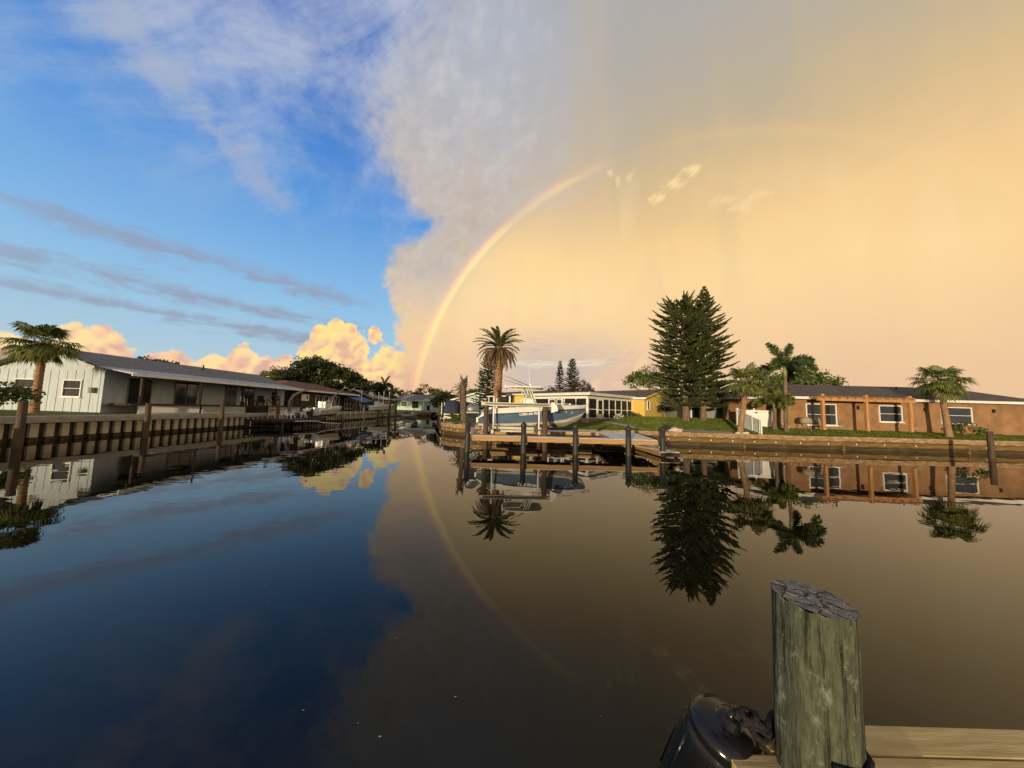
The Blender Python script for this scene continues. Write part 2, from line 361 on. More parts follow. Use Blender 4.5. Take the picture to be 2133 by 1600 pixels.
M['brick'] = mat('porch_brick', (0.30, 0.15, 0.08), (0.44, 0.26, 0.15), (6, 6, 12), 0.9, 0.01)
M['bluewall'] = mat('pale_blue_siding', (0.40, 0.47, 0.50), (0.52, 0.58, 0.60), (6, 6, 0.6), 0.8)
M['seafoam'] = mat('seafoam_stucco', (0.42, 0.60, 0.50), (0.54, 0.70, 0.58), (1, 1, 1), 0.85)
M['brownwall'] = mat('dark_brown_boards', (0.035, 0.022, 0.014), (0.085, 0.055, 0.035), (8, 8, 0.7), 0.85)
M['shake'] = mat('brown_shakes', (0.16, 0.085, 0.045), (0.28, 0.16, 0.09), (3, 3, 9), 0.9, 0.02)
M['greywall'] = mat('grey_green_wall', (0.20, 0.21, 0.17), (0.28, 0.29, 0.24), (1.5, 1.5, 1.5), 0.85)
M['darkwood'] = mat('dark_stained_wood', (0.022, 0.014, 0.010), (0.06, 0.038, 0.026), (6, 6, 3), 0.8)
M['greywood'] = mat('weathered_grey_wood', (0.16, 0.155, 0.14), (0.27, 0.26, 0.235), (6, 6, 2), 0.85, 0.006)
M['concrete'] = mat('concrete', (0.26, 0.25, 0.22), (0.42, 0.40, 0.35), (1.6, 1.6, 4), 0.9, 0.012, (9, 9, 9))
M['sheet'] = mat('sheet_pile_concrete', (0.30, 0.25, 0.16), (0.64, 0.57, 0.42), (1.5, 1.5, 2), 0.9, 0.015)
M['sheetwet'] = mat('sheet_pile_wet', (0.020, 0.016, 0.009), (0.07, 0.05, 0.025), (2, 2, 3), 0.6, 0.02)
M['terra'] = mat('terracotta', (0.42, 0.19, 0.09), (0.55, 0.27, 0.13), (4, 4, 4), 0.85)
M['tarp'] = mat('blue_tarp', (0.03, 0.10, 0.24), (0.06, 0.16, 0.34), (2, 2, 2), 0.6)
M['navy'] = mat('navy_canvas', (0.014, 0.02, 0.04), (0.03, 0.04, 0.07), (2, 2, 2), 0.8)
M['lightwood'] = mat('cedar_post', (0.36, 0.17, 0.06), (0.50, 0.27, 0.11), (6, 6, 0.8), 0.75, 0.005)
M['tan'] = mat('tan_cover', (0.26, 0.20, 0.14), (0.36, 0.29, 0.21), (2, 2, 2), 0.85)
M['rock'] = mat('dark_rock', (0.03, 0.03, 0.028), (0.09, 0.085, 0.075), (5, 5, 5), 0.9, 0.03)
M['stone'] = mat('limestone', (0.45, 0.38, 0.28), (0.62, 0.54, 0.42), (4, 4, 4), 0.9, 0.03)
M['bark'] = mat('bark', (0.10, 0.065, 0.04), (0.22, 0.155, 0.10), (6, 6, 1.5), 0.9, 0.03, (14, 14, 3))
M['palmbark'] = mat('palm_bark', (0.17, 0.095, 0.045), (0.36, 0.23, 0.12), (5, 5, 14), 0.9, 0.035, (8, 8, 16))
M['greypalm'] = mat('dead_palm_bark', (0.075, 0.05, 0.035), (0.17, 0.125, 0.09), (7, 7, 2), 0.95, 0.03, (12, 12, 4))
M['norfolk'] = leafmat('norfolk_needles', (0.032, 0.044, 0.015), (0.105, 0.122, 0.040), 0.9)
M['norfolkfar'] = leafmat('norfolk_needles_cool', (0.024, 0.042, 0.022), (0.065, 0.092, 0.042), 0.9)
M['oak'] = leafmat('oak_leaves', (0.015, 0.024, 0.008), (0.060, 0.082, 0.024), 0.5)
M['green'] = leafmat('green_leaves', (0.035, 0.065, 0.012), (0.14, 0.20, 0.036), 0.5)
M['greenolive'] = leafmat('olive_leaves', (0.040, 0.058, 0.016), (0.13, 0.16, 0.042), 0.5)
M['redleaf'] = leafmat('reddish_leaves', (0.035, 0.024, 0.012), (0.115, 0.085, 0.035), 0.7)
M['sabal'] = leafmat('sabal_leaves', (0.060, 0.085, 0.018), (0.23, 0.25, 0.06), 1.5)
M['foxtail'] = leafmat('foxtail_leaves', (0.042, 0.070, 0.022), (0.14, 0.18, 0.056), 1.5)
M['date'] = leafmat('date_palm_leaves', (0.055, 0.065, 0.024), (0.15, 0.155, 0.06), 1.5)
M['deadfrond'] = leafmat('dry_fronds', (0.10, 0.068, 0.035), (0.26, 0.185, 0.10), 1.5)
M['shaft'] = mat('crownshaft', (0.16, 0.19, 0.08), (0.26, 0.28, 0.13), (5, 5, 1), 0.5)
M['flower'] = leafmat('white_flowers', (0.55, 0.54, 0.48), (0.8, 0.79, 0.72), 2.0)
M['grassblade'] = leafmat('grass_blades', (0.055, 0.092, 0.010), (0.18, 0.22, 0.03), 1.5)
M['nearwood'] = mat('dock_pine', (0.46, 0.32, 0.115), (0.64, 0.48, 0.20), (2.5, 26, 10), 0.7, 0.004, (4, 60, 20), c3=(0.36, 0.24, 0.08))

# =================================================================== mesh builder
class MB:
    def __init__(s): s.v = []; s.f = []
    def add(s, vs, fs):
        o = len(s.v); s.v += [tuple(p) for p in vs]; s.f += [tuple(i + o for i in f) for f in fs]
    def box(s, c, d, rz=0.0, m=None):
        hx, hy, hz = d[0] / 2, d[1] / 2, d[2] / 2
        vs = [Vector((x * hx, y * hy, z * hz)) for z in (-1, 1) for x, y in ((-1, -1), (1, -1), (1, 1), (-1, 1))]
        if rz: q = Matrix.Rotation(rz, 3, 'Z'); vs = [q @ v for v in vs]
        if m: vs = [m @ v for v in vs]
        s.add([v + Vector(c) for v in vs], [(3, 2, 1, 0), (4, 5, 6, 7), (0, 1, 5, 4), (1, 2, 6, 5), (2, 3, 7, 6), (3, 0, 4, 7)])
        return s
    def span(s, a, b, w, h):
        """a box bar from a to b, w across and h tall"""
        a = Vector(a); b = Vector(b); d = (b - a); L = d.length; d.normalize()
        up = Vector((0, 0, 1)) if abs(d.z) < 0.95 else Vector((0, 1, 0))
        sd = d.cross(up).normalized(); up = sd.cross(d)
        vs = [p + sd * (x * w / 2) + up * (z * h / 2) for p in (a, b) for x, z in ((-1, -1), (1, -1), (1, 1), (-1, 1))]
        s.add(vs, [(0, 1, 2, 3), (7, 6, 5, 4), (0, 4, 5, 1), (1, 5, 6, 2), (2, 6, 7, 3), (3, 7, 4, 0)])
        return s
    def tube(s, pts, r, n=8, cap=True):
        pts = [Vector(p) for p in pts]; m = len(pts)
        rs = r if isinstance(r, (list, tuple)) else [r] * m
        o = len(s.v); prev = None
        for i, p in enumerate(pts):
            t = (pts[min(i + 1, m - 1)] - pts[max(i - 1, 0)])
            t = t.normalized() if t.length > 1e-9 else Vector((0, 0, 1))
            if prev is None:
                a = Vector((0, 0, 1)) if abs(t.z) < 0.9 else Vector((1, 0, 0))
                prev = t.cross(a).normalized()
            u = (prev - t * prev.dot(t)).normalized(); w = t.cross(u); prev = u
            for k in range(n):
                q = 2 * math.pi * k / n
                s.v.append(tuple(p + (u * math.cos(q) + w * math.sin(q)) * rs[i]))
        for i in range(m - 1):
            for k in range(n):
                a, b = o + i * n + k, o + i * n + (k + 1) % n
                s.f.append((a, b, b + n, a + n))
        if cap:
            s.f.append(tuple(o + k for k in reversed(range(n)))); s.f.append(tuple(o + (m - 1) * n + k for k in range(n)))
        return s
    def prism(s, poly, off):
        """closed polygon extruded by the vector off"""
        off = Vector(off); n = len(poly); a = [Vector(p) for p in poly]
        s.add(a + [p + off for p in a], [tuple(reversed(range(n))), tuple(range(n, 2 * n))] + [(i, (i + 1) % n, n + (i + 1) % n, n + i) for i in range(n)])
        return s
    def lathe(s, prof, n=16, c=(0, 0, 0)):
        o = len(s.v); c = Vector(c)
        for r, z in prof:
            for k in range(n):
                q = 2 * math.pi * k / n; s.v.append((c.x + r * math.cos(q), c.y + r * math.sin(q), c.z + z))
        for i in range(len(prof) - 1):
            for k in range(n):
                a, b = o + i * n + k, o + i * n + (k + 1) % n; s.f.append((a, b, b + n, a + n))
        s.f.append(tuple(o + k for k in reversed(range(n)))); s.f.append(tuple(o + (len(prof) - 1) * n + k for k in range(n)))
        return s
    def loft(s, rows, close=False):
        """grid of points: rows of equal length"""
        o = len(s.v); n = len(rows[0])
        for r in rows: s.v += [tuple(p) for p in r]
        for i in range(len(rows) - 1):
            for k in range(n if close else n - 1):
                a, b = o + i * n + k, o + i * n + (k + 1) % n; s.f.append((a, b, b + n, a + n))
        return s
    def mesh(s, name, m, smooth=False):
        me = bpy.data.meshes.new(name); me.from_pydata(s.v, [], s.f); me.materials.append(M[m] if isinstance(m, str) else m)
        if smooth:
            for p in me.polygons: p.use_smooth = True
        me.update(); return me
    def build(s, name, m, parent=None, smooth=False, bevel=0.0, loc=(0, 0, 0), rz=0.0):
        return link(name, s.mesh(name, m, smooth), parent, bevel, loc, rz)

def link(name, me, parent=None, bevel=0.0, loc=(0, 0, 0), rz=0.0):
    o = bpy.data.objects.new(name, me); COL.objects.link(o); o.parent = parent
    o.location = loc; o.rotation_euler = (0, 0, rz)
    if bevel:
        b = o.modifiers.new('bevel', 'BEVEL'); b.width = bevel; b.segments = 2; b.limit_method = 'ANGLE'
    return o

def tag(o, label, cat, group=None):
    o['label'] = label; o['category'] = cat
    if group: o['group'] = group
    return o

def thing(name, label, cat, loc=(0, 0, 0), rz=0.0, group=None):
    o = bpy.data.objects.new(name, None); COL.objects.link(o)
    o.location = loc; o.rotation_euler = (0, 0, rz); o.empty_display_size = 0.2
    return tag(o, label, cat, group)

def copy_thing(root, label=None, loc=None, rz=None, scale=None):
    def cp(o, par):
        c = o.copy(); COL.objects.link(c); c.parent = par
        for ch in o.children: cp(ch, c)
        return c
    r = cp(root, None)
    if label: r['label'] = label
    if loc is not None: r.location = loc
    if rz is not None: r.rotation_euler = (0, 0, rz)
    if scale is not None: r.scale = (scale,) * 3 if not isinstance(scale, tuple) else scale
    return r

def box1(name, c, d, m, parent=None, rz=0.0, bevel=0.0):
    return MB().box((0, 0, 0), d).build(name, m, parent, False, bevel, c, rz)

def U(a, b): return random.uniform(a, b)

# =================================================================== vegetation
def clump_leaves(mb, c, r, n, size, rnd, flat=0.8):
    for _ in range(n):
        while True:
            p = Vector((rnd.uniform(-1, 1), rnd.uniform(-1, 1), rnd.uniform(-1, 1)))
            if p.length <= 1: break
        q = Vector(c) + Vector((p.x * r, p.y * r, p.z * r * flat))
        d = Vector((rnd.gauss(0, 1), rnd.gauss(0, 1), rnd.gauss(0, 0.6))).normalized()
        e = d.cross(Vector((rnd.gauss(0, 1), rnd.gauss(0, 1), rnd.gauss(0, 1)))).normalized()
        L = size * rnd.uniform(0.6, 1.35); W = L * 0.42
        mb.add([q - d * L / 2, q + e * W, q + d * L / 2, q - e * W], [(0, 1, 2, 3)])

def crown_mesh(name, lobes, clumps, per, size, m, seed, cr=(0.45, 0.95), flat=0.8):
    """leaf clumps spread over the outer part of a few ellipsoid lobes"""
    rnd = random.Random(seed); mb = MB()
    tot = sum(l[3] * l[4] * l[5] for l in lobes)
    for (x, y, z, rx, ry, rz) in lobes:
        k = max(4, int(clumps * rx * ry * rz / tot))
        for _ in range(k):
            d = Vector((rnd.gauss(0, 1), rnd.gauss(0, 1), rnd.gauss(0, 1))).normalized()
            if d.z < -0.35: d.z *= -0.6
            t = rnd.uniform(0.45, 1.0) ** 0.6
            c = (x + d.x * rx * t, y + d.y * ry * t, z + d.z * rz * t)
            clump_leaves(mb, c, rnd.uniform(*cr), per, size, rnd, flat)
    return mb.mesh(name, m)

def branchy(mb, base, top, r0, lobes, rnd, n=None):
    """tapered trunk and limbs reaching into the lobes"""
    b = Vector(base); t = Vector(top)
    mid = b.lerp(t, 0.5) + Vector((rnd.uniform(-.2, .2), rnd.uniform(-.2, .2), 0))
    mb.tube([b - Vector((0, 0, 0.3)), b + Vector((0, 0, 0.3)), mid, t], [r0 * 1.35, r0, r0 * 0.8, r0 * 0.55], 8)
    for l in lobes:
        c = Vector(l[:3]); s = b.lerp(t, rnd.uniform(0.55, 0.95)); k = s.lerp(c, 0.5) + Vector((0, 0, -0.1 * (c - s).length))
        mb.tube([s, k, c], [r0 * 0.45, r0 * 0.3, r0 * 0.1], 6)
        for _ in range(3):
            e = c + Vector((rnd.uniform(-.7, .7) * l[3], rnd.uniform(-.7, .7) * l[4], rnd.uniform(-.2, .7) * l[5]))
            mb.tube([k, k.lerp(e, .5), e], [r0 * 0.2, r0 * 0.14, r0 * 0.04], 5)

def broad_tree(name, label, loc, lobes, m, seed, r0=0.25, clumps=110, per=46, size=0.26, cr=(0.45, 0.95), group=None, cat='tree', barkm='bark'):
    rnd = random.Random(seed)
    t = thing(name, label, cat, loc, 0, group)
    zt = sum(l[2] for l in lobes) / len(lobes)
    tb = MB(); branchy(tb, (0, 0, 0), (0, 0, zt * 0.8), r0, lobes, rnd); tb.build('trunk', barkm, t, True)
    link('crown', crown_mesh('crown', lobes, clumps, per, size, m, seed, cr), t)
    return t

def norfolk(name, label, loc, h, zb, prof, seed, m='norfolk', nw=34, trunk_r=0.22, per=7, rope=0.055, group=None, lean=(0, 0), sub=9):
    """whorled pine: rope-like branchlets along up-curved branches; prof(t)=branch length at t (0 base of crown .. 1 top)"""
    rnd = random.Random(seed); t = thing(name, label, 'pine tree', loc, 0, group)
    ax = lambda z: Vector((lean[0] * max(0, z / h) ** 1.5, lean[1] * max(0, z / h) ** 1.5, z))
    MB().tube([ax(-0.3), ax(0.4), ax(h * .35), ax(h * .7), ax(h * 0.985)], [trunk_r * 1.5, trunk_r * 1.05, trunk_r * .7, trunk_r * .38, 0.03], 9).build('trunk', 'bark', t, True)
    mb = MB(); mb2 = MB()
    for i in range(nw):
        tt = i / (nw - 1); z = zb + (h - zb) * (tt ** 0.92); L0 = prof(tt)
        if z > h - 0.06: z = h - 0.06
        n = per if tt < 0.93 else max(5, per - 3); ph = rnd.uniform(0, 6.28)
        for k in range(n):
            a = ph + 6.283 * k / n + rnd.uniform(-.16, .16); L = L0 * rnd.uniform(0.80, 1.10)
            if rnd.random() < 0.10: L *= 0.55
            d = Vector((math.cos(a), math.sin(a), 0)); s = Vector((-d.y, d.x, 0))
            up = rnd.uniform(0.05, 0.18) + 0.42 * tt * tt
            pts = []; z2 = z + rnd.uniform(-0.07, 0.07)
            sway = rnd.uniform(-0.18, 0.18)
            for j in range(6):
                q = j / 5; pts.append(ax(z2) + d * (L * q) + s * (sway * L * q * q) + Vector((0, 0, L * (-0.07 * math.sin(q * 3.0) * (1 - tt) + up * q * q + 0.08 * tt * q))))
            tgt = mb if rnd.random() < 0.75 else mb2
            tgt.tube(pts, [0.03, 0.035, rope, rope * 1.15, rope * 1.1, rope * 0.45], 5, True)
            m_n = max(3, int(sub * min(1.0, L / 2.2)))
            for j in range(m_n):
                q = 0.16 + 0.62 * (j + rnd.random() * 0.6) / m_n
                fi = min(4, int(q * 5)); p = pts[fi].lerp(pts[fi + 1], q * 5 - fi)
                for sd in (-1, 1):
                    l = L * rnd.uniform(0.18, 0.34) * (1.25 - 0.9 * q) + 0.10
                    e = p + d * (l * 0.72) + s * (sd * l * rnd.uniform(0.45, 0.8)) + Vector((0, 0, l * rnd.uniform(0.12, 0.5)))
                    mdp = p.lerp(e, .5) + Vector((0, 0, -0.06 * l))
                    tgt.tube([p, mdp, e], [rope * 0.75, rope * 0.95, rope * 0.35], 3, False)
    cr = mb.build('crown', m, t); mb2.build('inner_crown', m, t)['kind'] = 'stuff'; cr['kind'] = 'stuff'
    return t

def frond_pts(L, a, el0, droop, n=7):
    """curved midrib: leaves at azimuth a, elevation el0, bends down by droop (radians) along its length"""
    d = Vector((math.cos(a), math.sin(a), 0)); p = Vector((0, 0, 0)); pts = [p.copy()]
    for i in range(n):
        e = el0 - droop * ((i + 0.5) / n) ** 1.15
        p = p + (d * math.cos(e) + Vector((0, 0, math.sin(e)))) * (L / n); pts.append(p.copy())
    return pts

def pinnate(mb, base, pts, n, ll, rnd, vee=0.5, w=0.022, plume=False, ribr=0.02):
    base = Vector(base); P = [base + p for p in pts]; m = len(P) - 1
    mb.tube(P, [ribr * (1 - 0.8 * i / m) for i in range(m + 1)], 4, False)
    for i in range(n):
        q = 0.10 + 0.9 * i / (n - 1); x = q * m; k = min(m - 1, int(x)); p = P[k].lerp(P[k + 1], x - k); t = (P[k + 1] - P[k]).normalized()
        sd = t.cross(Vector((0, 0, 1)));
        if sd.length < 0.05: sd = Vector((1, 0, 0))
        sd.normalize(); up = sd.cross(t)
        l = ll * (0.55 + 0.9 * math.sin(min(1, q * 1.05) * 3.0) ** 0.8 * 0.5) * rnd.uniform(.85, 1.1)
        if q > 0.9: l *= 0.75
        angs = [rnd.uniform(0, 6.28) for _ in range(5)] if plume else [vee * rnd.uniform(.7, 1.3), math.pi - vee * rnd.uniform(.7, 1.3)]
        for a in angs:
            d = (sd * math.cos(a) + up * math.sin(a)) * 0.8 + t * 0.55
            d.normalize(); e = p + d * l + Vector((0, 0, -0.22 * l))
            nn = d.cross(t).normalized() if d.cross(t).length > 1e-4 else up
            ww = t * w
            mb.add([p - ww, p + ww, p.lerp(e, .6) + ww * 1.0 + Vector((0, 0, 0.04 * l)), e, p.lerp(e, .6) - ww * 1.0 + Vector((0, 0, 0.04 * l))], [(0, 1, 2, 4), (4, 2, 3)])

def ringed_trunk(mb, pts, rs, rings, bulge, n=12, rnd=None):
    """trunk with ring scars"""
    P = [Vector(p) for p in pts]; m = len(P) - 1; path = []; rad = []
    for i in range(rings * 2 + 1):
        q = i / (rings * 2) * m; k = min(m - 1, int(q)); path.append(P[k].lerp(P[k + 1], q - k))
        r = rs[k] + (rs[k + 1] - rs[k]) * (q - k); rad.append(r + (bulge if i % 2 else -bulge * .3) * (rnd.uniform(.5, 1.3) if rnd else 1))
    mb.tube(path, rad, n)

def fan_leaf(mb, p, d, size, rnd, segs=18, spread=2.3):
    """costapalmate leaf: narrow segments radiating from p around direction d, tips drooping"""
    d = Vector(d).normalized(); sd = d.cross(Vector((0, 0, 1)))
    if sd.length < 0.05: sd = Vector((1, 0, 0))
    sd.normalize(); up = sd.cross(d)
    for i in range(segs):
        a = -spread + 2 * spread * i / (segs - 1) + rnd.uniform(-.04, .04)
        q = d * math.cos(a * 0.8) + sd * math.sin(a * 0.8) * 1.0 + up * (0.10 * math.cos(a))
        q.normalize(); L = size * (1.0 - 0.20 * abs(a) / spread) * rnd.uniform(.88, 1.08)
        mid = Vector(p) + q * L * 0.6; tip = Vector(p) + q * L * 0.92 + Vector((0, 0, -L * rnd.uniform(.16, .42)))
        w = q.cross(up).normalized() * (0.030 * size / 0.9 * 1.3)
        mb.add([Vector(p), mid + w, tip, mid - w], [(0, 1, 2, 3)])

def shrub(name, label, loc, r, h, m, seed, clumps=16, per=34, size=0.12, cat='shrub', group=None, flowers=0):
    rnd = random.Random(seed); t = thing(name, label, cat, loc, 0, group)
    s = MB()
    for _ in range(6):
        a = rnd.uniform(0, 6.28); s.tube([(0, 0, -0.08), (math.cos(a) * r * .3, math.sin(a) * r * .3, h * .45), (math.cos(a) * r * .6, math.sin(a) * r * .6, h * .8)], [.03, .02, .008], 5)
    s.build('stems', 'bark', t)
    link('foliage', crown_mesh('foliage', [(0, 0, h * .5, r, r, h * .52)], clumps, per, size, m, seed, (r * .25, r * .45)), t)
    if flowers:
        link('flowers', crown_mesh('flowers', [(0, 0, h * .6, r * 1.02, r * 1.02, h * .5)], flowers, 9, 0.11, 'flower', seed + 5, (.06, .14)), t)
    return t

def spiky(name, label, loc, h, n, m, seed, w=0.05, group=None, cat='plant'):
    rnd = random.Random(seed); t = thing(name, label, cat, loc, 0, group); mb = MB()
    for i in range(n):
        a = rnd.uniform(0, 6.28); e = rnd.uniform(.5, 1.4); L = h * rnd.uniform(.7, 1.15)
        pts = frond_pts(L, a, e, rnd.uniform(.4, 1.3), 4); s = Vector((-math.sin(a), math.cos(a), 0))
        rows = [[p - s * w * (1 - i / 4.3), p + s * w * (1 - i / 4.3)] for i, p in enumerate(pts)]
        mb.loft(rows)
    MB().tube([(0, 0, -.1), (0, 0, .12)], [.07, .05], 6).build('stem', 'bark', t)
    mb.build('leaves', m, t); return t

# =================================================================== water and ground
def smooth(x, a, b):
    t = max(0.0, min(1.0, (x - a) / (b - a))); return t * t * (3 - 2 * t)

def gz(x, y):
    """ground height above the water"""
    if x < -12 and y < 81: return 1.22 + 0.10 * smooth(-x, 26, 32)
    if x < -10 or y > 70: return 1.1 + 0.25 * smooth(y, 84, 110)
    flat = 0.93 + 0.30 * max(0.0, min(1.0, (y - 26) / 6.0)) + 0.25 * smooth(y, 33, 45)
    slope = 0.93 + 0.15 * max(0.0, min(6.4, y - 23.9))
    k = smooth(x, 7.0, 13.5)
    return flat * (1 - k) + slope * k

WALL_R = [(-6.9, 36.0), (-6.35, 33.4), (-6.55, 31.2), (-6.4, 29.7), (-5.85, 28.5), (-4.9, 27.5), (-3.3, 26.5), (-0.5, 25.5), (3.5, 24.9), (8.0, 24.4), (11.0, 24.1), (14.0, 23.85), (17.0, 23.55), (20.0, 23.4), (24.0, 23.35), (28.0, 23.3), (33.0, 23.3), (38.5, 23.3), (46.0, 23.3)]
WALL_FAR = [(-27.4, 82.3), (-24.6, 82.3), (-21.8, 82.3), (-19.0, 82.3)]
LAND = [(-24.9, -60), (-24.9, 14), (-24.9, 30), (-24.9, 46), (-24.9, 58), (-26.6, 66), (-27.4, 74)] + [(x, y + .15) for x, y in WALL_FAR] + [(-15.2, 66), (-11.8, 50), (-8.7, 40)] + [(x + .12, y + .12) for x, y in WALL_R] + [(120, 23.4), (1400, 23.4), (1400, 2600), (-1400, 2600), (-1400, -60)]

def build_ground():
    pts = list(LAND); n = len(pts); edges = [(i, (i + 1) % n) for i in range(n)]
    rnd = random.Random(3)
    for i in range(56):
        for j in range(24):
            pts.append((-7 + i * 0.95 + rnd.uniform(-.2, .2), 23.9 + j * 0.95 + rnd.uniform(-.2, .2)))
    for i in range(12):
        for j in range(26): pts.append((-26 - i * 4 + rnd.uniform(-.5, .5), -40 + j * 5 + rnd.uniform(-.5, .5)))
    for i in range(40):
        for j in range(14): pts.append((-300 + i * 15 + rnd.uniform(-3, 3), 86 + j * j * 3 + rnd.uniform(-1, 1)))
    v, e, f, *_ = delaunay_2d_cdt([Vector(p) for p in pts], edges, [], 0, 1e-4)
    # keep the triangles that lie on land
    def inside(x, y):
        c = False; j = n - 1
        for i in range(n):
            xi, yi = LAND[i]; xj, yj = LAND[j]
            if (yi > y) != (yj > y) and x < (xj - xi) * (y - yi) / (yj - yi) + xi: c = not c
            j = i
        return c
    fs = [q for q in f if inside(sum(v[i][0] for i in q) / len(q), sum(v[i][1] for i in q) / len(q))]
    me = bpy.data.meshes.new('ground'); me.from_pydata([(p[0], p[1], gz(p[0], p[1])) for p in v], [], fs)
    for p in me.polygons: p.use_smooth = True
    m = bpy.data.materials.new('lawn_and_yard'); m.use_nodes = True; t = m.node_tree; b = t.nodes['Principled BSDF']
    b.inputs['Roughness'].default_value = 0.95; b.inputs['Specular IOR Level'].default_value = 0.1
    ge = t.nodes.new('ShaderNodeNewGeometry')
    def nz(sc, det=4):
        k = t.nodes.new('ShaderNodeTexNoise'); k.inputs['Scale'].default_value = sc; k.inputs['Detail'].default_value = det
        t.links.new(ge.outputs['Position'], k.inputs['Vector']); return k
    a = nz(0.55, 6); c = t.nodes.new('ShaderNodeValToRGB'); q = c.color_ramp.elements
    q[0].position, q[1].position = 0.36, 0.66; q[0].color = (0.095, 0.150, 0.016, 1); q[1].color = (0.19, 0.24, 0.034, 1)
    t.links.new(a.outputs[0], c.inputs[0])
    d = nz(9, 5); c2 = t.nodes.new('ShaderNodeValToRGB'); q = c2.color_ramp.elements
    q[0].position, q[1].position = 0.3, 0.75; q[0].color = (0.55, 0.55, 0.5, 1); q[1].color = (1.25, 1.2, 1.1, 1)
    t.links.new(d.outputs[0], c2.inputs[0])
    mx = t.nodes.new('ShaderNodeMix'); mx.data_type = 'RGBA'; mx.blend_type = 'MULTIPLY'; mx.inputs[0].default_value = 1.0
    t.links.new(c.outputs[0], mx.inputs[6]); t.links.new(c2.outputs[0], mx.inputs[7])
    # the left bank is sand and worn dirt rather than lawn
    sp = t.nodes.new('ShaderNodeSeparateXYZ'); t.links.new(ge.outputs['Position'], sp.inputs[0])
    mr = t.nodes.new('ShaderNodeMapRange'); mr.inputs[1].default_value = -31; mr.inputs[2].default_value = -26; t.links.new(sp.outputs[0], mr.inputs[0])
    mr2 = t.nodes.new('ShaderNodeMapRange'); mr2.inputs[1].default_value = -19; mr2.inputs[2].default_value = -20; t.links.new(sp.outputs[0], mr2.inputs[0])
    mu = t.nodes.new('ShaderNodeMath'); mu.operation = 'MULTIPLY'; t.links.new(mr.outputs[0], mu.inputs[0]); t.links.new(mr2.outputs[0], mu.inputs[1])
    mx2 = t.nodes.new('ShaderNodeMix'); mx2.data_type = 'RGBA'; t.links.new(mu.outputs[0], mx2.inputs[0])
    t.links.new(mx.outputs[2], mx2.inputs[6]); mx2.inputs[7].default_value = (0.22, 0.19, 0.14, 1)
    t.links.new(mx2.outputs[2], b.inputs['Base Color'])
    bp = t.nodes.new('ShaderNodeBump'); bp.inputs['Distance'].default_value = 0.05; t.links.new(d.outputs[0], bp.inputs['Height']); t.links.new(bp.outputs[0], b.inputs['Normal'])
    me.materials.append(m); o = link('ground', me); o['kind'] = 'structure'
build_ground()

def build_water():
    me = bpy.data.meshes.new('water'); me.from_pydata([(-1400, -500, 0), (1400, -500, 0), (1400, 2600, 0), (-1400, 2600, 0)], [], [(0, 1, 2, 3)])
    m = bpy.data.materials.new('canal_water'); m.use_nodes = True; t = m.node_tree; b = t.nodes['Principled BSDF']
    b.inputs['Base Color'].default_value = (0.0055, 0.0056, 0.0032, 1); b.inputs['Roughness'].default_value = 0.0; b.inputs['IOR'].default_value = 1.333
    b.inputs['Specular IOR Level'].default_value = 0.5
    ge = t.nodes.new('ShaderNodeNewGeometry')
    def nz(sc, det, scale):
        mp = t.nodes.new('ShaderNodeMapping'); mp.inputs['Scale'].default_value = scale; mp.inputs['Rotation'].default_value = (0, 0, 0.35)
        t.links.new(ge.outputs['Position'], mp.inputs[0])
        k = t.nodes.new('ShaderNodeTexNoise'); k.inputs['Scale'].default_value = sc; k.inputs['Detail'].default_value = det
        t.links.new(mp.outputs[0], k.inputs['Vector']); return k
    n1 = nz(0.9, 2, (1, 1.5, 1)); n2 = nz(0.16, 2, (1, 1, 1)); patch = nz(0.06, 2, (1, 1, 1))
    pr = t.nodes.new('ShaderNodeMapRange'); pr.inputs[1].default_value = 0.42; pr.inputs[2].default_value = 0.66; pr.inputs[3].default_value = 0.25; pr.inputs[4].default_value = 1.3
    t.links.new(patch.outputs[0], pr.inputs[0])
    mu = t.nodes.new('ShaderNodeMath'); mu.operation = 'MULTIPLY'; t.links.new(n1.outputs[0], mu.inputs[0]); t.links.new(pr.outputs[0], mu.inputs[1])
    ad = t.nodes.new('ShaderNodeMath'); ad.operation = 'MULTIPLY_ADD'; ad.inputs[1].default_value = 2.4
    t.links.new(n2.outputs[0], ad.inputs[0]); t.links.new(mu.outputs[0], ad.inputs[2])
    bp = t.nodes.new('ShaderNodeBump'); bp.inputs['Strength'].default_value = 1.0; bp.inputs['Distance'].default_value = 0.0042
    t.links.new(ad.outputs[0], bp.inputs['Height']); t.links.new(bp.outputs[0], b.inputs['Normal'])
    me.materials.append(m); o = link('water', me); o['kind'] = 'structure'
build_water()

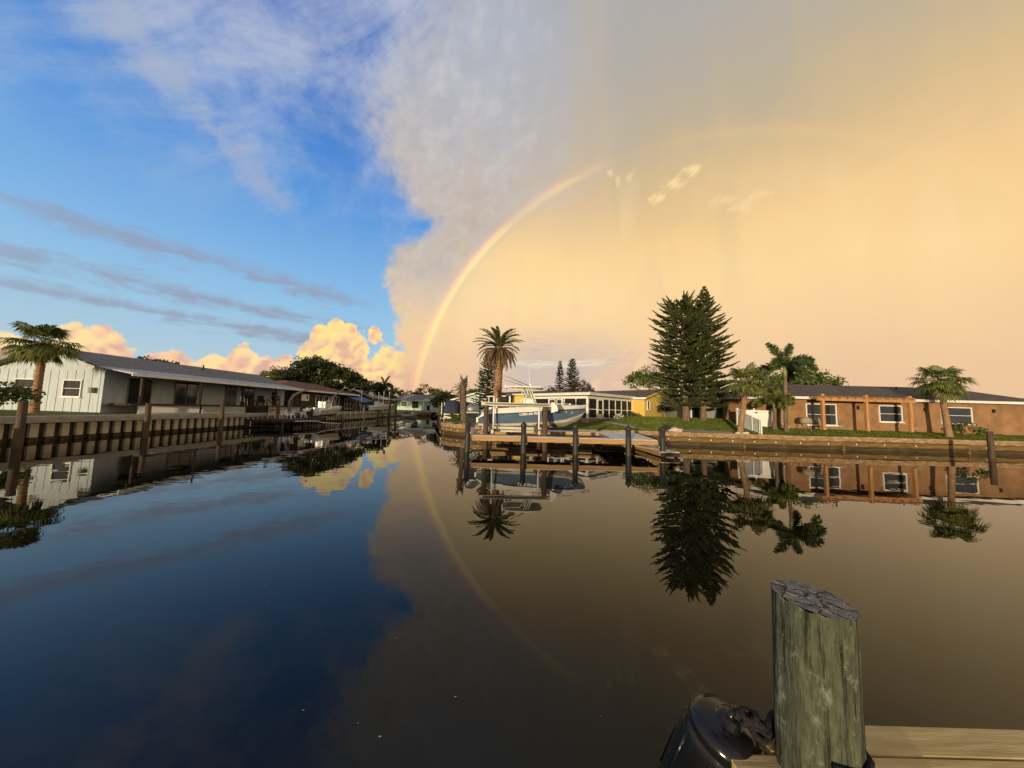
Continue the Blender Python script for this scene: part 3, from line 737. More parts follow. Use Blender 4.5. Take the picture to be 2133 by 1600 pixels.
# ------------------------------------------------------------------- sea walls
def seawall(name, label, line, ztop, cap_h, cap_w, plank_rows, capm, bolts=True):
    t = thing(name, label, 'seawall', (line[0][0], line[0][1], 0))
    o0 = Vector((line[0][0], line[0][1], 0)); rnd = random.Random(len(line)); plank_mesh = {}
    for i in range(len(line) - 1):
        a = Vector((*line[i], 0)) - o0; b = Vector((*line[i + 1], 0)) - o0; d = (b - a); L = d.length; d.normalize(); nrm = Vector((d.y, -d.x, 0))
        rz = math.atan2(d.y, d.x); mid = (a + b) / 2; dz = rnd.uniform(-.012, .012)
        # rough-faced cap slab
        mb = MB(); N = max(3, int(L / 0.35)); rows = []
        for k in range(N + 1):
            x = -L / 2 - 0.03 + (L + 0.06) * k / N; w = lambda s_: rnd.uniform(-s_, s_)
            prof = [(-cap_w, -cap_h), (0.02 + w(.015), -cap_h + w(.02)), (0.05 + w(.03), -cap_h * .6 + w(.02)), (0.06 + w(.03), -cap_h * .25), (0.03 + w(.02), w(.006)), (-cap_w * .5, w(.006)), (-cap_w, 0)]
            rows.append([(x, -p[0], p[1]) for p in prof])
        mb.loft(rows, True); nb = len(prof)
        mb.f.append(tuple(reversed(range(nb)))); mb.f.append(tuple(N * nb + q for q in range(nb)))
        mb.build('cap', capm, t, False, 0, mid + Vector((0, 0, ztop + dz)), rz)
        z = ztop - cap_h - 0.02
        for r_, ph in enumerate(plank_rows):
            z -= ph
            box1('plank', mid + nrm * (-0.05 + rnd.uniform(-.008, .008)) + Vector((0, 0, z + ph / 2)), (L - 0.012, 0.08, ph - 0.018), 'capwood' if r_ == 0 else 'capwet', t, rz, 0.008)
            if bolts and r_ == 0:
                for q in (0.25, 0.75):
                    p = a.lerp(b, q) + nrm * 0.0 + Vector((0, 0, z + ph * .5))
                    MB().lathe([(0.0, -.03), (0.045, -.03), (0.045, .01), (0.02, .02)], 8).build('bolt', 'whitepvc', t, False, 0, p).rotation_euler = (math.pi / 2, 0, rz)
        box1('backing', mid - nrm * 0.28 + Vector((0, 0, (ztop - cap_h - 1.4) / 2)), (L + .1, 0.3, ztop - cap_h + 1.2), 'pilebrown', t, rz)
        if i % 2 == 0 and len(plank_rows) > 1:
            box1('waler_post', a + nrm * 0.03 + Vector((0, 0, 0.05)), (0.16, 0.1, 0.72), 'capwood', t, rz)
    return t

seawall('seawall', 'brown plank seawall with tan crusted cap running below the lawn', WALL_R, 0.95, 0.33, 0.55, (0.34, 0.34, 0.3), 'capconc')
seawall('seawall', 'low brown seawall across the canal below the seafoam house', WALL_FAR, 0.98, 0.34, 2.4, (0.36, 0.36), 'capconc', False)

def left_wall():
    """pale sheet piles under a grey concrete cap, along the left bank"""
    line = [(-24.7, 10), (-24.7, 58), (-26.4, 66), (-27.2, 82.2)]
    t = thing('bulkhead', 'ribbed concrete sheet pile bulkhead along the bank below the blue house', 'bulkhead', (-24.7, 10, 0))
    rnd = random.Random(11); dry = MB().box((0, 0, 0.585), (0.16, 0.30, 0.73)).mesh('sheet_pile', 'sheet'); wet = MB().box((0, 0, -0.10), (0.17, 0.31, 0.64)).mesh('wet_base', 'sheetwet')
    o0 = Vector((-24.7, 10, 0))
    for i in range(len(line) - 1):
        a = Vector((*line[i], 0)) - o0; b = Vector((*line[i + 1], 0)) - o0; d = (b - a); L = d.length; d.normalize(); nrm = Vector((d.y, -d.x, 0)); rz = math.atan2(d.y, d.x) - math.pi / 2
        n = int(L / 0.58)
        for k in range(n):
            p = a + d * ((k + .5) * L / n) + nrm * rnd.uniform(-.01, .01)
            q = link('sheet_pile', dry, t, 0, p + Vector((0, 0, 0.0)), rz + rnd.uniform(-.02, .02)); link('wet_base', wet, q)
        box1('backing', (a + b) / 2 - nrm * 0.26 + Vector((0, 0, -0.1)), (0.3, L + .2, 2.1), 'sheetwet', t, rz)
        m = int(L / 3) or 1
        for k in range(m):
            q0 = a + d * (L * (k + .5) / m)
            box1('cap', q0 - nrm * 0.13 + Vector((0, 0, 1.125 + rnd.uniform(-.006, .006))), (0.62, L / m - 0.012, 0.35), 'concrete', t, rz, 0.015)
left_wall()

# =================================================================== right bank: yellow house
YA = math.radians(43)
YE = Vector((15.0, 36.25, 0))
def house_window(parent, c, w, h, rz=0, frame='white', muntin=True, depth=0.08, sill=True, pane='glass'):
    """window: recessed pane, frame bars, sill; facing local -y before rz"""
    W = MB().box((0, 0.02, 0), (w, 0.03, h)).build('window', pane, parent, False, 0, c, rz)
    f = MB()
    for x in (-w / 2, w / 2): f.box((x, -.02, 0), (0.07, depth, h + .07))
    for z in (-h / 2, h / 2): f.box((0, -.021, z), (w + .06, depth, 0.07))
    if muntin: f.box((0, -.015, 0), (w, 0.04, 0.035))
    f.build('frame', frame, W)
    if sill: MB().box((0, -.06, -h / 2 - .06), (w + .2, 0.16, 0.06)).build('sill', frame, W)
    return W

def yellow_house():
    t = thing('yellow_house', 'yellow stucco house with white flat-roofed screened porch and dark shingle roof', 'house', (YE.x, YE.y, 1.5), YA)
    Z = lambda z: z - 1.5
    ze, zp = Z(4.0), Z(5.15)
    # main body with gable end (local y=0) and side facing the porch (local x=0)
    MB().prism([(0, 0, Z(1.2)), (9.5, 0, Z(1.2)), (9.5, 0, ze), (4.75, 0, zp - .12), (0, 0, ze)], (0, 16, 0)).build('wall', 'yellow', t)
    rf = MB()
    for s in (0, 1):
        ex = -0.55 if s == 0 else 10.05; ez = ze - 0.10
        p = [(ex, -.45, ez), (4.75, -.45, zp), (4.75, 16.4, zp), (ex, 16.4, ez)]
        rf.prism(p, (0, 0, 0.11))
    roof = rf.build('roof', 'shingle', t)
    # shingle courses as raised strips on the slope seen over the porch
    cs = MB()
    for k in range(1, 15):
        q = k / 15; x = -0.55 + (4.75 + .55) * q; z = ze - .10 + (zp - ze + .10) * q + .112
        cs.box((x, 8, z), (0.03, 16.8, 0.025))
    cs.build('shingle_course', 'shingle', roof)
    fs = MB()
    fs.span((-0.55, -.47, ze - .04), (4.75, -.47, zp + .05), 0.05, 0.2); fs.span((4.75, -.47, zp + .05), (10.05, -.47, ze - .04), 0.05, 0.2)
    fs.build('barge_board', 'yellow', t)
    MB().box((-.58, .45, ze - .06), (0.05, 1.8, 0.2)).build('fascia', 'white', t)
    MB().tube([(-0.5, -.3, ze - .1), (-0.1, -.14, ze - .35), (-.06, -.1, Z(1.75)), (.2, -.6, Z(1.65)), (.8, -1.1, Z(1.62))], 0.05, 6).build('downspout', 'yellow', t)
    house_window(t, (1.05, -.03, Z(3.2)), 0.62, 0.95); house_window(t, (4.5, -.03, Z(3.4)), 0.7, 0.6); house_window(t, (7.4, -.03, Z(3.2)), 0.9, 1.1)
    # porch
    x0, y0, y1 = -9.1, 1.4, 8.6
    b = MB().box(((x0 + 0) / 2, (y0 + y1) / 2, Z(1.30)), (9.3, y1 - y0 + .2, 0.7)).build('porch_floor', 'concrete', t)
    # brick base courses
    bm_ = {}
    def bricks(ax, n, fixed, start):
        me = bm_.setdefault(ax, MB().box((0, 0, 0), (0.38, 0.05, 0.105) if ax == 'x' else (0.05, 0.38, 0.105)).mesh('brick', 'brick'))
        for r_ in range(4):
            for i in range(n):
                c = start + (i + (.5 if r_ % 2 else 0)) * 0.40
                link('brick', me, b, 0, ((c if ax == 'x' else fixed) - x0 / 2, (fixed if ax == 'x' else c) - (y0 + y1) / 2, Z(1.20) + r_ * .12 - Z(1.30)))
    b.location = (x0 / 2, (y0 + y1) / 2, Z(1.30))
    b.data.transform(Matrix.Translation((-x0 / 2, -(y0 + y1) / 2, -Z(1.30))))
    bricks('x', 22, y0 - .13, x0 + .1); bricks('y', 17, x0 - .08, y0)
    # white roof: header beam and overhanging slab with a gutter edge
    MB().box((x0 / 2, (y0 + y1) / 2, Z(3.68)), (9.14, y1 - y0 + .04, 0.24)).build('header_beam', 'white', t)
    MB().box((x0 / 2 - .1, (y0 + y1) / 2 - .1, Z(3.97)), (9.6, y1 - y0 + .7, 0.17)).build('porch_roof', 'white', t, False, 0.02)
    MB().box((x0 / 2 - .1, (y0 + y1) / 2 - .1, Z(4.10)), (9.75, y1 - y0 + .85, 0.08)).build('gutter', 'white', t, False, 0.02)
    MB().box((x0 / 2 - .1, (y0 + y1) / 2 - .1, Z(4.16)), (9.4, y1 - y0 + .5, 0.05)).build('roof_sheet', 'greyroof', t)
    zt, zb, zm = Z(3.56), Z(1.64), Z(2.53)
    S_ = [0, 1.62, 2.82, 4.0, 5.3, 6.6, 7.95, 9.05]
    post = lambda x, y, w: MB().box((x, y, (zt + zb) / 2), (w, w, zt - zb)).build('post', 'white', t)
    for i, s in enumerate(S_): post(x0 + .06 + s * .993, y0 + .05, 0.20 if i == 0 else 0.11)
    T_ = [1.40, 2.85, 4.95, 7.1]
    for s in T_: post(x0 + .05, y0 + s, 0.10)
    post(x0 + .05, y0 + 3.15, 0.13)
    for i in range(len(S_) - 1):
        xa, xb = x0 + .06 + S_[i] + .055, x0 + .06 + S_[i + 1] - .055; xm = (xa + xb) / 2; w = xb - xa
        if i == 1:   # white screen door
            d = MB().box((0, 0, 0), (w - .1, 0.035, zt - zb)).build('screen_door', 'screen', t, False, 0, (xm, y0 + .03, (zt + zb) / 2))
            f = MB()
            for x in (-w / 2 + .09, w / 2 - .09): f.box((x, -.02, 0), (0.13, 0.05, zt - zb - .02))
            for z, h in ((-(zt - zb) / 2 + .22, .42), ((zt - zb) / 2 - .06, .12), (-.12, .1)): f.box((0, -.021, z), (w - .1, 0.05, h))
            f.build('door_frame', 'white', d); MB().box((w / 2 - .1, -.07, -.1), (.03, .07, .12)).build('handle', 'steel', d)
            continue
        MB().box((xm, y0 + .05, (zt + zb) / 2), (w, 0.015, zt - zb)).build('screen', 'screen', t)
        MB().box((xm, y0 + .045, zm), (w, 0.06, 0.07)).build('rail', 'white', t); MB().box((xm, y0 + .045, zb + .03), (w, 0.06, 0.06)).build('rail', 'white', t)
    ys = [0] + T_
    for i in range(len(ys) - 1):
        ya, yb = y0 + ys[i] + .06, y0 + ys[i + 1] - .06; ym = (ya + yb) / 2; w = yb - ya
        MB().box((x0 + .05, ym, (zt + zb) / 2), (0.015, w, zt - zb)).build('screen', 'screen', t)
        MB().box((x0 + .045, ym, zm), (0.06, w, 0.07)).build('rail', 'white', t)
        if i in (0, 1): MB().box((x0 + .20, ym + (.25 if i == 0 else 0), (zt + zm) / 2 + .03), (0.03, w * (.6 if i == 0 else .92), zt - zm - .05)).build('blind', 'blind', t)
        if i == 2:
            for q in (-.26, .26): house_window(t, (x0 - .01, ym + q * w, (zt + zm) / 2), w * .40, zt - zm - .2, -math.pi / 2, muntin=False, sill=False)
    # porch back: sliding doors on the house wall and furniture silhouettes
    house_window(t, (-.03, 4.2, Z(2.7)), 2.2, 1.9, -math.pi / 2, muntin=False, sill=False)
    # yellow wing and carport beyond the porch
    MB().box((-6.9, 10.3, Z(2.6)), (4.6, 3.4, 2.8)).build('wing_wall', 'yellow', t)
    house_window(t, (-9.23, 9.5, Z(3.0)), 1.3, 1.0, -math.pi / 2, frame='seafoam', muntin=False)
    MB().box((-6.8, 10.4, Z(4.08)), (6.0, 4.2, 0.14)).build('wing_roof', 'white', t)
    for x, y in ((-9.3, 12.3), (-9.3, 14.4), (-9.3, 16.4)): MB().box((x, y, Z(2.6)), (0.12, 0.12, 2.7)).build('carport_post', 'white', t)
    MB().box((-6.6, 14.5, Z(3.92)), (6.0, 4.4, 0.14)).build('carport_roof', 'white', t)
    MB().box((-9.2, 14.3, Z(2.6)), (0.02, 3.9, 2.5)).build('carport_screen', 'screen', t); MB().box((-5.2, 14.4, Z(2.6)), (0.1, 4.2, 2.6)).build('carport_wall', 'brownwall', t)
    MB().prism([(-9.8, 8.8, Z(4.2)), (-5.0, 8.8, Z(4.75)), (-0.2, 8.8, Z(4.2))], (0, 8.6, 0)).build('wing_roof_hip', 'shingle', t)
    return t
yellow_house()

def orange_house():
    t = thing('orange_house', 'orange stucco house with brown hip roof behind the white vinyl gate', 'house', (22.4, 26.6, 1.4))
    o = Vector((22.4, 26.6, 1.4))
    L = lambda x, y, z: Vector((x, y, z)) - o
    foot = [(22.4, 26.6), (20.3, 30.4), (22.6, 34.2), (43, 33.0), (43, 26.2)]
    foot = list(reversed(foot))
    MB().prism([L(x, y, 1.0) for x, y in foot], (0, 0, 2.85)).build('wall', 'orange', t)
    ov = [(22.0, 25.95), (19.55, 30.45), (22.3, 34.9), (43.6, 33.7), (43.6, 25.6)]
    r1, r2 = (24.6, 30.3, 5.25), (40.5, 29.7, 5.25); ze = 3.86
    rf = MB(); E_ = [L(x, y, ze) for x, y in ov]; A, B = L(*r1), L(*r2); dz = Vector((0, 0, .1))
    for poly in ([E_[0], A, E_[1]], [E_[1], A, E_[2]], [E_[2], A, B, E_[3]], [E_[3], B, E_[4]], [E_[4], B, A, E_[0]]):
        rf.prism(list(reversed(poly)), dz)
    rf.build('roof', 'shingle', t)
    MB().prism([p + Vector((0, 0, -.03)) for p in reversed(E_)], (0, 0, .028)).build('soffit', 'white', t)
    for i in range(5):
        a, b = E_[i], E_[(i + 1) % 5]; MB().span(a + Vector((0, 0, .01)), b + Vector((0, 0, .01)), 0.06, 0.2).build('fascia', 'white', t)
    MB().tube([L(22.25, 26.25, 3.78), L(22.3, 26.5, 3.5), L(22.28, 26.5, 1.75), L(22.5, 26.0, 1.45)], 0.055, 6).build('downspout', 'white', t)
    # front facing the water
    fy = lambda x: 26.6 - (x - 22.4) * 0.0194
    for x, w, h, z in ((25.6, 2.4, 1.7, 2.55), (31.2, 1.8, 1.3, 2.75), (36.5, 2.4, 1.3, 2.75)): house_window(t, L(x, fy(x) - .03, z), w, h, -.019)
    for x in (28.6, 34.0, 39.5): MB().box(L(x, fy(x) - .05, 3.2), (.14, .12, .3)).build('wall_light', 'black', t)
    for x in (27.2, 33.2, 38.6): MB().box(L(x, fy(x) - .02, 1.62), (.4, .04, .22)).build('wall_vent', 'greywood', t)
    MB().tube([L(30.0, 30.0, 5.2), L(30.0, 30.0, 5.75)], .05, 8).build('vent_pipe', 'rock', t); MB().tube([L(34.5, 28.6, 4.7), L(34.5, 28.6, 5.25)], .04, 8).build('vent_pipe', 'rock', t)
    # cedar pergola
    for x in (24.2, 27.6, 31.0):
        for y in (24.9,): MB().box(L(x, y, 2.75), (0.2, 0.2, 2.8)).build('pergola_post', 'lightwood', t, False, .015)
    MB().box(L(27.6, 24.9, 3.75), (7.6, 0.16, 0.26)).build('pergola_beam', 'lightwood', t)
    for k in range(12): MB().box(L(24.1 + k * .62, 25.6, 3.9), (0.06, 2.2, 0.16)).build('rafter', 'lightwood', t)
    # black ornaments on the wall
    for k, (z, s) in enumerate(((3.05, .16), (2.65, .14), (2.35, .10))):
        MB().lathe([(0, -.02), (s, -.02), (s * .8, .02), (0, .03)], 7).build('wall_ornament', 'black', t, False, 0, L(22.75, 26.57, z)).rotation_euler = (math.pi / 2, 0, 0)
    return t
orange_house()

def grey_house():
    """shaded building between the twin pines and the orange house"""
    t = thing('grey_house', 'grey green house in shade with dark garage door beyond the twin pines', 'house', (21.5, 34.5, 1.7))
    MB().prism([(-2.3, 0, -.5), (4.5, 0, -.5), (4.5, 0, 2.2), (1.4, 0, 3.1), (-2.3, 0, 2.0)], (0, 8, 0)).build('wall', 'greywall', t)
    r = MB(); r.prism([(-3.0, -.5, 1.92), (1.4, -.5, 3.22), (1.4, 8.4, 3.22), (-3.0, 8.4, 1.92)], (0, 0, .1)); r.prism([(1.4, -.5, 3.22), (5.0, -.5, 2.2), (5.0, 8.4, 2.2), (1.4, 8.4, 3.22)], (0, 0, .1)); r.build('roof', 'shingle', t)
    b = MB(); b.span((-3.0, -.53, 1.98), (1.4, -.53, 3.28), .05, .17); b.span((1.4, -.53, 3.28), (5.0, -.53, 2.26), .05, .17); b.build('barge_board', 'white', t)
    MB().box((-1.5, -.03, .55), (1.3, .05, 1.5)).build('garage_door', 'glass', t); f = MB(); f.box((-2.18, -.05, .6), (.1, .08, 1.7)); f.box((-.82, -.05, .6), (.1, .08, 1.7)); f.build('door_trim', 'white', t)
    return t
grey_house()

# ------------------------------------------------------------------- white vinyl fence and gate
def white_fence():
    t = thing('vinyl_gate', 'white vinyl privacy gate with black hinges against the orange wall', 'gate', (19.2, 27.3, 1.35)); rz = math.atan2(-.35, 2.6)
    o = Vector((19.2, 27.3, 1.35))
    d = Vector((2.62, -.35, 0)); n = 17; L = d.length; d.normalize(); me = MB().box((0, 0, 0.72), (L / n - .006, 0.035, 1.36)).mesh('board', 'whitepvc')
    for k in range(n): link('board', me, t, 0, d * (L * (k + .5) / n), rz)
    for q in (0, .5, 1): MB().lathe([(.075, -.25), (.075, 1.5), (.095, 1.5), (.095, 1.54), (0.0, 1.6)], 4).build('post', 'whitepvc', t, False, 0, d * (L * q), rz + .785)
    for z in (.1, 1.36): MB().span(d * .05 + Vector((0, -.03, z)), d * (L - .05) + Vector((0, -.03, z)), .05, .13).build('rail', 'whitepvc', t)
    MB().span(d * (L * .56) + Vector((0, -.035, .2)), d * (L * .96) + Vector((0, -.035, 1.25)), .03, .05).build('brace', 'white', t)
    for q in (.55, .95): MB().box(d * (L * q) + Vector((0, -.07, 1.22)), (.22, .03, .09), rz).build('hinge', 'black', t)
    # stepped side fence going down to the cap
    f = thing('vinyl_fence', 'pale sloping vinyl fence running from the gate down to the seawall cap', 'fence', (19.2, 27.3, 1.35))
    a = Vector((0, 0, 0)); b = Vector((18.62, 23.95, .95)) - o; dd = b - a; dh = Vector((dd.x, dd.y, 0)); rzf = math.atan2(dh.y, dh.x)
    n = 24
    for k in range(n):
        q = (k + .5) / n; p = a.lerp(b, q); top = 1.42 * (1 - q) + 0.92 * q
        MB().box((0, 0, top / 2 + .03), (dh.length / n - .008, .03, top)).build('slat', 'whitepvc', f, False, 0, p, rzf)
    for q, h in ((0.02, 1.52), (.66, 1.2), (.94, 1.05), (1.0, 1.0)):
        MB().lathe([(.065, -.3), (.065, h), (.085, h), (.085, h + .03), (0, h + .08)], 4).build('post', 'whitepvc', f, False, 0, a.lerp(b, q), rzf + .785)
    MB().span(a + Vector((0, 0, 1.42)), b + Vector((0, 0, .94)), .06, .08).build('rail', 'whitepvc', f); MB().span(a + Vector((0, 0, .09)), b + Vector((0, 0, .09)), .06, .08).build('rail', 'whitepvc', f)
white_fence()

# covered grill and patio things by the orange house
g = thing('covered_grill', 'round tan covered grill on legs beside the pergola post', 'grill', (23.3, 25.4, gz(23.3, 25.4)))
MB().lathe([(.1, .62), (.36, .64), (.40, .8), (.36, 1.0), (.2, 1.14), (.05, 1.18)], 14).build('cover', 'tan', g, True)
for a in (0.6, 2.2, 3.8, 5.4): MB().tube([(.25 * math.cos(a), .25 * math.sin(a), .66), (.32 * math.cos(a), .32 * math.sin(a), -.02)], .02, 6).build('leg', 'black', g)
ch = thing('patio_chair', 'tan sling patio chair beside the covered grill', 'chair', (24.9, 25.6, gz(24.9, 25.6)), .3)
MB().box((0, 0, .42), (.55, .5, .05)).build('seat', 'tan', ch); MB().prism([(-.27, .2, .44), (.27, .2, .44), (.27, .42, 1.05), (-.27, .42, 1.05)], (0, .04, 0)).build('backrest', 'tan', ch)
for x in (-.26, .26):
    for y in (-.22, .22): MB().tube([(x, y, .42), (x * 1.1, y * 1.1, -.02)], .018, 6).build('leg', 'black', ch)

# path and stone on the lawn
def strip(name, pts, w, m, dz=0.012, kind='structure'):
    mb = MB(); rows = []
    for i, p in enumerate(pts):
        a = Vector(pts[max(0, i - 1)]); b = Vector(pts[min(len(pts) - 1, i + 1)]); d = (b - a).normalized(); nn = Vector((-d.y, d.x)) * w / 2
        rows.append([(p[0] + nn.x, p[1] + nn.y, gz(p[0] + nn.x, p[1] + nn.y) + dz), (p[0] - nn.x, p[1] - nn.y, gz(p[0] - nn.x, p[1] - nn.y) + dz)])
    mb.loft(rows); o = mb.build(name, m); o['kind'] = kind; return o
strip('garden_path', [(9.0, 31.0), (9.3, 29.4), (9.7, 27.6), (10.1, 25.9), (10.5, 24.5)], 0.55, 'concrete', 0.03)
strip('cap_walk', [(11.5, 24.7), (13.5, 24.55), (15.5, 24.35), (16.6, 24.2)], 0.8, 'concrete', 0.03)

def boulder(name, label, loc, r, m, seed, sq=(1, 1, .7)):
    rnd = random.Random(seed); bm = bmesh.new(); bmesh.ops.create_icosphere(bm, subdivisions=2, radius=r)
    for v in bm.verts:
        k = 1 + .5 * (mnoise.noise(v.co * (1.6 / r) + Vector((seed, 0, 0)))); v.co = Vector((v.co.x * k * sq[0], v.co.y * k * sq[1], v.co.z * k * sq[2]))
    me = bpy.data.meshes.new(name); bm.to_mesh(me); bm.free(); me.materials.append(M[m]); o = link(name, me, None, 0, loc); tag(o, label, 'rock'); return o
boulder('boulder', 'pale limestone block on the seawall cap under the dark plant', (12.35, 24.15, 1.08), .26, 'stone', 4, (1.9, .9, .7))
spiky('bromeliad', 'dark bronze leafy plant growing on the seawall behind the dock', (11.95, 24.6, 1.05), .62, 46, 'redleaf', 5, .06)
boulder('boulder', 'dark boulder in the middle of the bronze plant', (12.2, 24.75, 1.15), .36, 'rock', 9)

# ------------------------------------------------------------------- trees of the right bank
def lerp_prof(P, t):
    for (a, u), (b, v) in zip(P, P[1:]):
        if t <= b: return u + (v - u) * (t - a) / (b - a)
    return P[-1][1]
def pine_prof_a(t):      # dense column with a blunt rounded head
    return lerp_prof([(0, 2.4), (.12, 2.9), (.5, 3.0), (.76, 2.85), (.88, 2.2), (.96, 1.5), (1, 1.1)], t)
def pine_prof_b(t):
    return lerp_prof([(0, 2.5), (.15, 2.8), (.45, 2.6), (.64, 2.0), (.80, 1.1), (.92, .5), (1, .12)], t)
norfolk('norfolk_pine', 'dense blunt-topped twin of the tall pair of pines on the lawn', (15.9, 29.2, gz(15.9, 29.2)), 11.0, 1.5, pine_prof_a, 21, nw=29, per=6, trunk_r=.27, rope=.075, sub=7, group='tall pines on the lawn', lean=(-.35, 0))
norfolk('norfolk_pine', 'pointed twin of the tall pair of pines on the lawn', (17.55, 29.35, gz(17.55, 29.35)), 12.5, 1.4, pine_prof_b, 22, nw=31, per=6, trunk_r=.25, rope=.075, sub=6, group='tall pines on the lawn', lean=(.35, 0))
norfolk('norfolk_pine', 'pine standing close behind the date palm trunk', (-3.3, 43.5, 1.5), 8.6, .9, lambda t: 2.3 * (1 - t) ** .75 + .25, 23, 'norfolkfar', 26, .17, 7, .055, sub=7)
norfolk('norfolk_pine', 'slim narrow pine left of the fuller pine beyond the yellow house', (9.0, 60, 1.6), 10.0, 2.0, lambda t: 1.35 * (1 - t) ** .75 + .2, 24, 'norfolkfar', 26, .15, 6, .06, sub=5)
norfolk('norfolk_pine', 'fuller pine right of the slim pine beyond the yellow house', (11.4, 60.6, 1.6), 10.6, 1.6, lambda t: 2.1 * (1 - t) ** .6 + .25, 25, 'norfolkfar', 28, .18, 7, .06, sub=6)

def date_palm():
    rnd = random.Random(31); t = thing('date_palm', 'tall date palm with thick scarred trunk and hanging dry fronds', 'palm tree', (-1.6, 36, 1.3))
    mb = MB(); ringed_trunk(mb, [(0, 0, -.3), (0.02, 0, 2.4), (.06, 0, 5), (.05, 0, 6.9)], [.50, .44, .42, .42], 30, .035, 14, rnd); mb.build('trunk', 'palmbark', t, True)
    mb = MB()   # old leaf bases standing off the trunk
    for i in range(260):
        z = rnd.uniform(0.2, 6.9); a = rnd.uniform(0, 6.28); r = .43
        mb.span((r * math.cos(a), r * math.sin(a), z), ((r + .09) * math.cos(a), (r + .09) * math.sin(a), z + .10), .12, .06)
    mb.build('leaf_scars', 'palmbark', t)['kind'] = 'stuff'
    mb = MB(); mb.lathe([(.42, 6.8), (.62, 7.2), (.66, 7.6), (.5, 8.0), (.2, 8.3)], 14); mb.build('boss', 'greypalm', t, True)
    fern = crown_mesh('ferns', [(.25, -.1, 7.4, .55, .5, .55)], 14, 24, .16, 'green', 4, (.12, .22)); link('ferns', fern, t)
    live, dry = MB(), MB(); c = Vector((0, 0, 8.0))
    for i in range(34):
        a = i * 2.399 + rnd.uniform(-.2, .2); e = 1.45 - 1.15 * (i / 34) ** .9 + rnd.uniform(-.1, .1)
        pinnate(live, c, frond_pts(rnd.uniform(2.6, 3.2), a, e, rnd.uniform(.75, 1.2)), 44, .40, rnd, .55, .034, ribr=.04)
    for i in range(58):
        a = i * 2.399 + rnd.uniform(-.3, .3); e = .45 - 1.1 * (i / 58) + rnd.uniform(-.15, .15)
        pinnate(dry, c - Vector((0, 0, .25)), frond_pts(rnd.uniform(2.4, 3.2), a, e, rnd.uniform(1.4, 1.9)), 34, .26, rnd, -.7, .026, ribr=.04)
    live.build('crown', 'date', t); dry.build('dry_fronds', 'deadfrond', t)
    return t
date_palm()

def dead_palm():
    rnd = random.Random(32); t = thing('dead_palm', 'bare dead palm trunk with a frayed top on the rounded seawall corner', 'dead tree', (-4.2, 28.7, 1.0))
    mb = MB(); ringed_trunk(mb, [(0, 0, -.3), (-.02, 0, .9), (-.12, 0, 2.6), (-.2, 0, 3.5), (-.17, 0, 3.9)], [.30, .23, .20, .21, .12], 26, .02, 11, rnd); mb.build('trunk', 'greypalm', t, True)
    mb = MB()
    for i in range(34):
        a = rnd.uniform(0, 6.28); z = rnd.uniform(2.9, 3.9); r = .15; l = rnd.uniform(.25, .75)
        p = Vector((-.18 + r * math.cos(a), r * math.sin(a), z)); q = p + Vector((math.cos(a) * l * .35, math.sin(a) * l * .35, l)); 
        mb.tube([p, p.lerp(q, .5) + Vector((math.cos(a) * .05, math.sin(a) * .05, 0)), q], [.045, .03, .008], 5)
    for i in range(14):
        a = rnd.uniform(0, 6.28); mb.tube([(-.18, 0, 3.0), (-.18 + .26 * math.cos(a), .26 * math.sin(a), 3.05), (-.18 + .34 * math.cos(a), .34 * math.sin(a), 2.85)], [.04, .03, .01], 5)
    mb.build('frayed_top', 'greypalm', t)
dead_palm()

def sabal(name, label, loc, h, seed, leafm='sabal', n=44, size=1.05, rt=.19, lean=(.5, 0)):
    rnd = random.Random(seed); t = thing(name, label, 'palm tree', loc)
    mb = MB(); ringed_trunk(mb, [(0, 0, -.25), (lean[0] * .12, lean[1] * .12, .5), (lean[0] * .55, lean[1] * .55, h * .5), (lean[0], lean[1], h)], [rt * 1.25, rt, rt * .92, rt * .95], 22, .012, 12, rnd); mb.build('trunk', 'palmbark', t, True)
    c = Vector((lean[0], lean[1], h))
    b = MB()
    for i in range(40):
        a = rnd.uniform(0, 6.28); z = rnd.uniform(-.75, .15); b.span(c + Vector((rt * math.cos(a), rt * math.sin(a), z)), c + Vector((rt * 2.1 * math.cos(a), rt * 2.1 * math.sin(a), z + .35)), .09, .03)
    b.build('boots', 'palmbark', t)
    lv, pt = MB(), MB()
    for i in range(n):
        a = i * 2.399 + rnd.uniform(-.2, .2); e = 1.45 - 2.05 * (i / n) ** .95 + rnd.uniform(-.32, .32); L = rnd.uniform(.5, 1.0) * size
        P = frond_pts(L, a, e, .5, 4); P = [c + Vector((0, 0, .1)) + p for p in P]
        pt.tube(P, [.022, .02, .017, .014, .012], 4, False)
        d = (P[-1] - P[-2]).normalized() + Vector((0, 0, -.15)); fan_leaf(lv, P[-1], d, size * rnd.uniform(.8, 1.0), rnd, 22, 2.2)
    lv.build('crown', leafm, t); pt.build('leaf_stalks', 'shaft', t)
    dd = MB()
    for i in range(9):
        a = rnd.uniform(0, 6.28); P = [c + p for p in frond_pts(.7 * size, a, -.5, .7, 4)]; fan_leaf(dd, P[-1], (P[-1] - P[-2]), size * .6, rnd, 12, 1.2); dd.tube(P, .015, 4, False)
    dd.build('dead_leaves', 'deadfrond', t)
    return t
sabal('cabbage_palm', 'fan palm leaning on the seawall cap in front of the white gate', (17.05, 24.0, .95), 3.75, 41, lean=(.6, .05))
# stones round its foot
boulder('boulder', 'pale crusted stone at the foot of the leaning fan palm', (17.3, 23.72, 1.0), .16, 'stone', 14, (1.6, .8, .7))
boulder('boulder', 'small crusted stone left of the fan palm foot', (16.72, 23.75, 1.0), .13, 'stone', 15, (1.4, .8, .7))

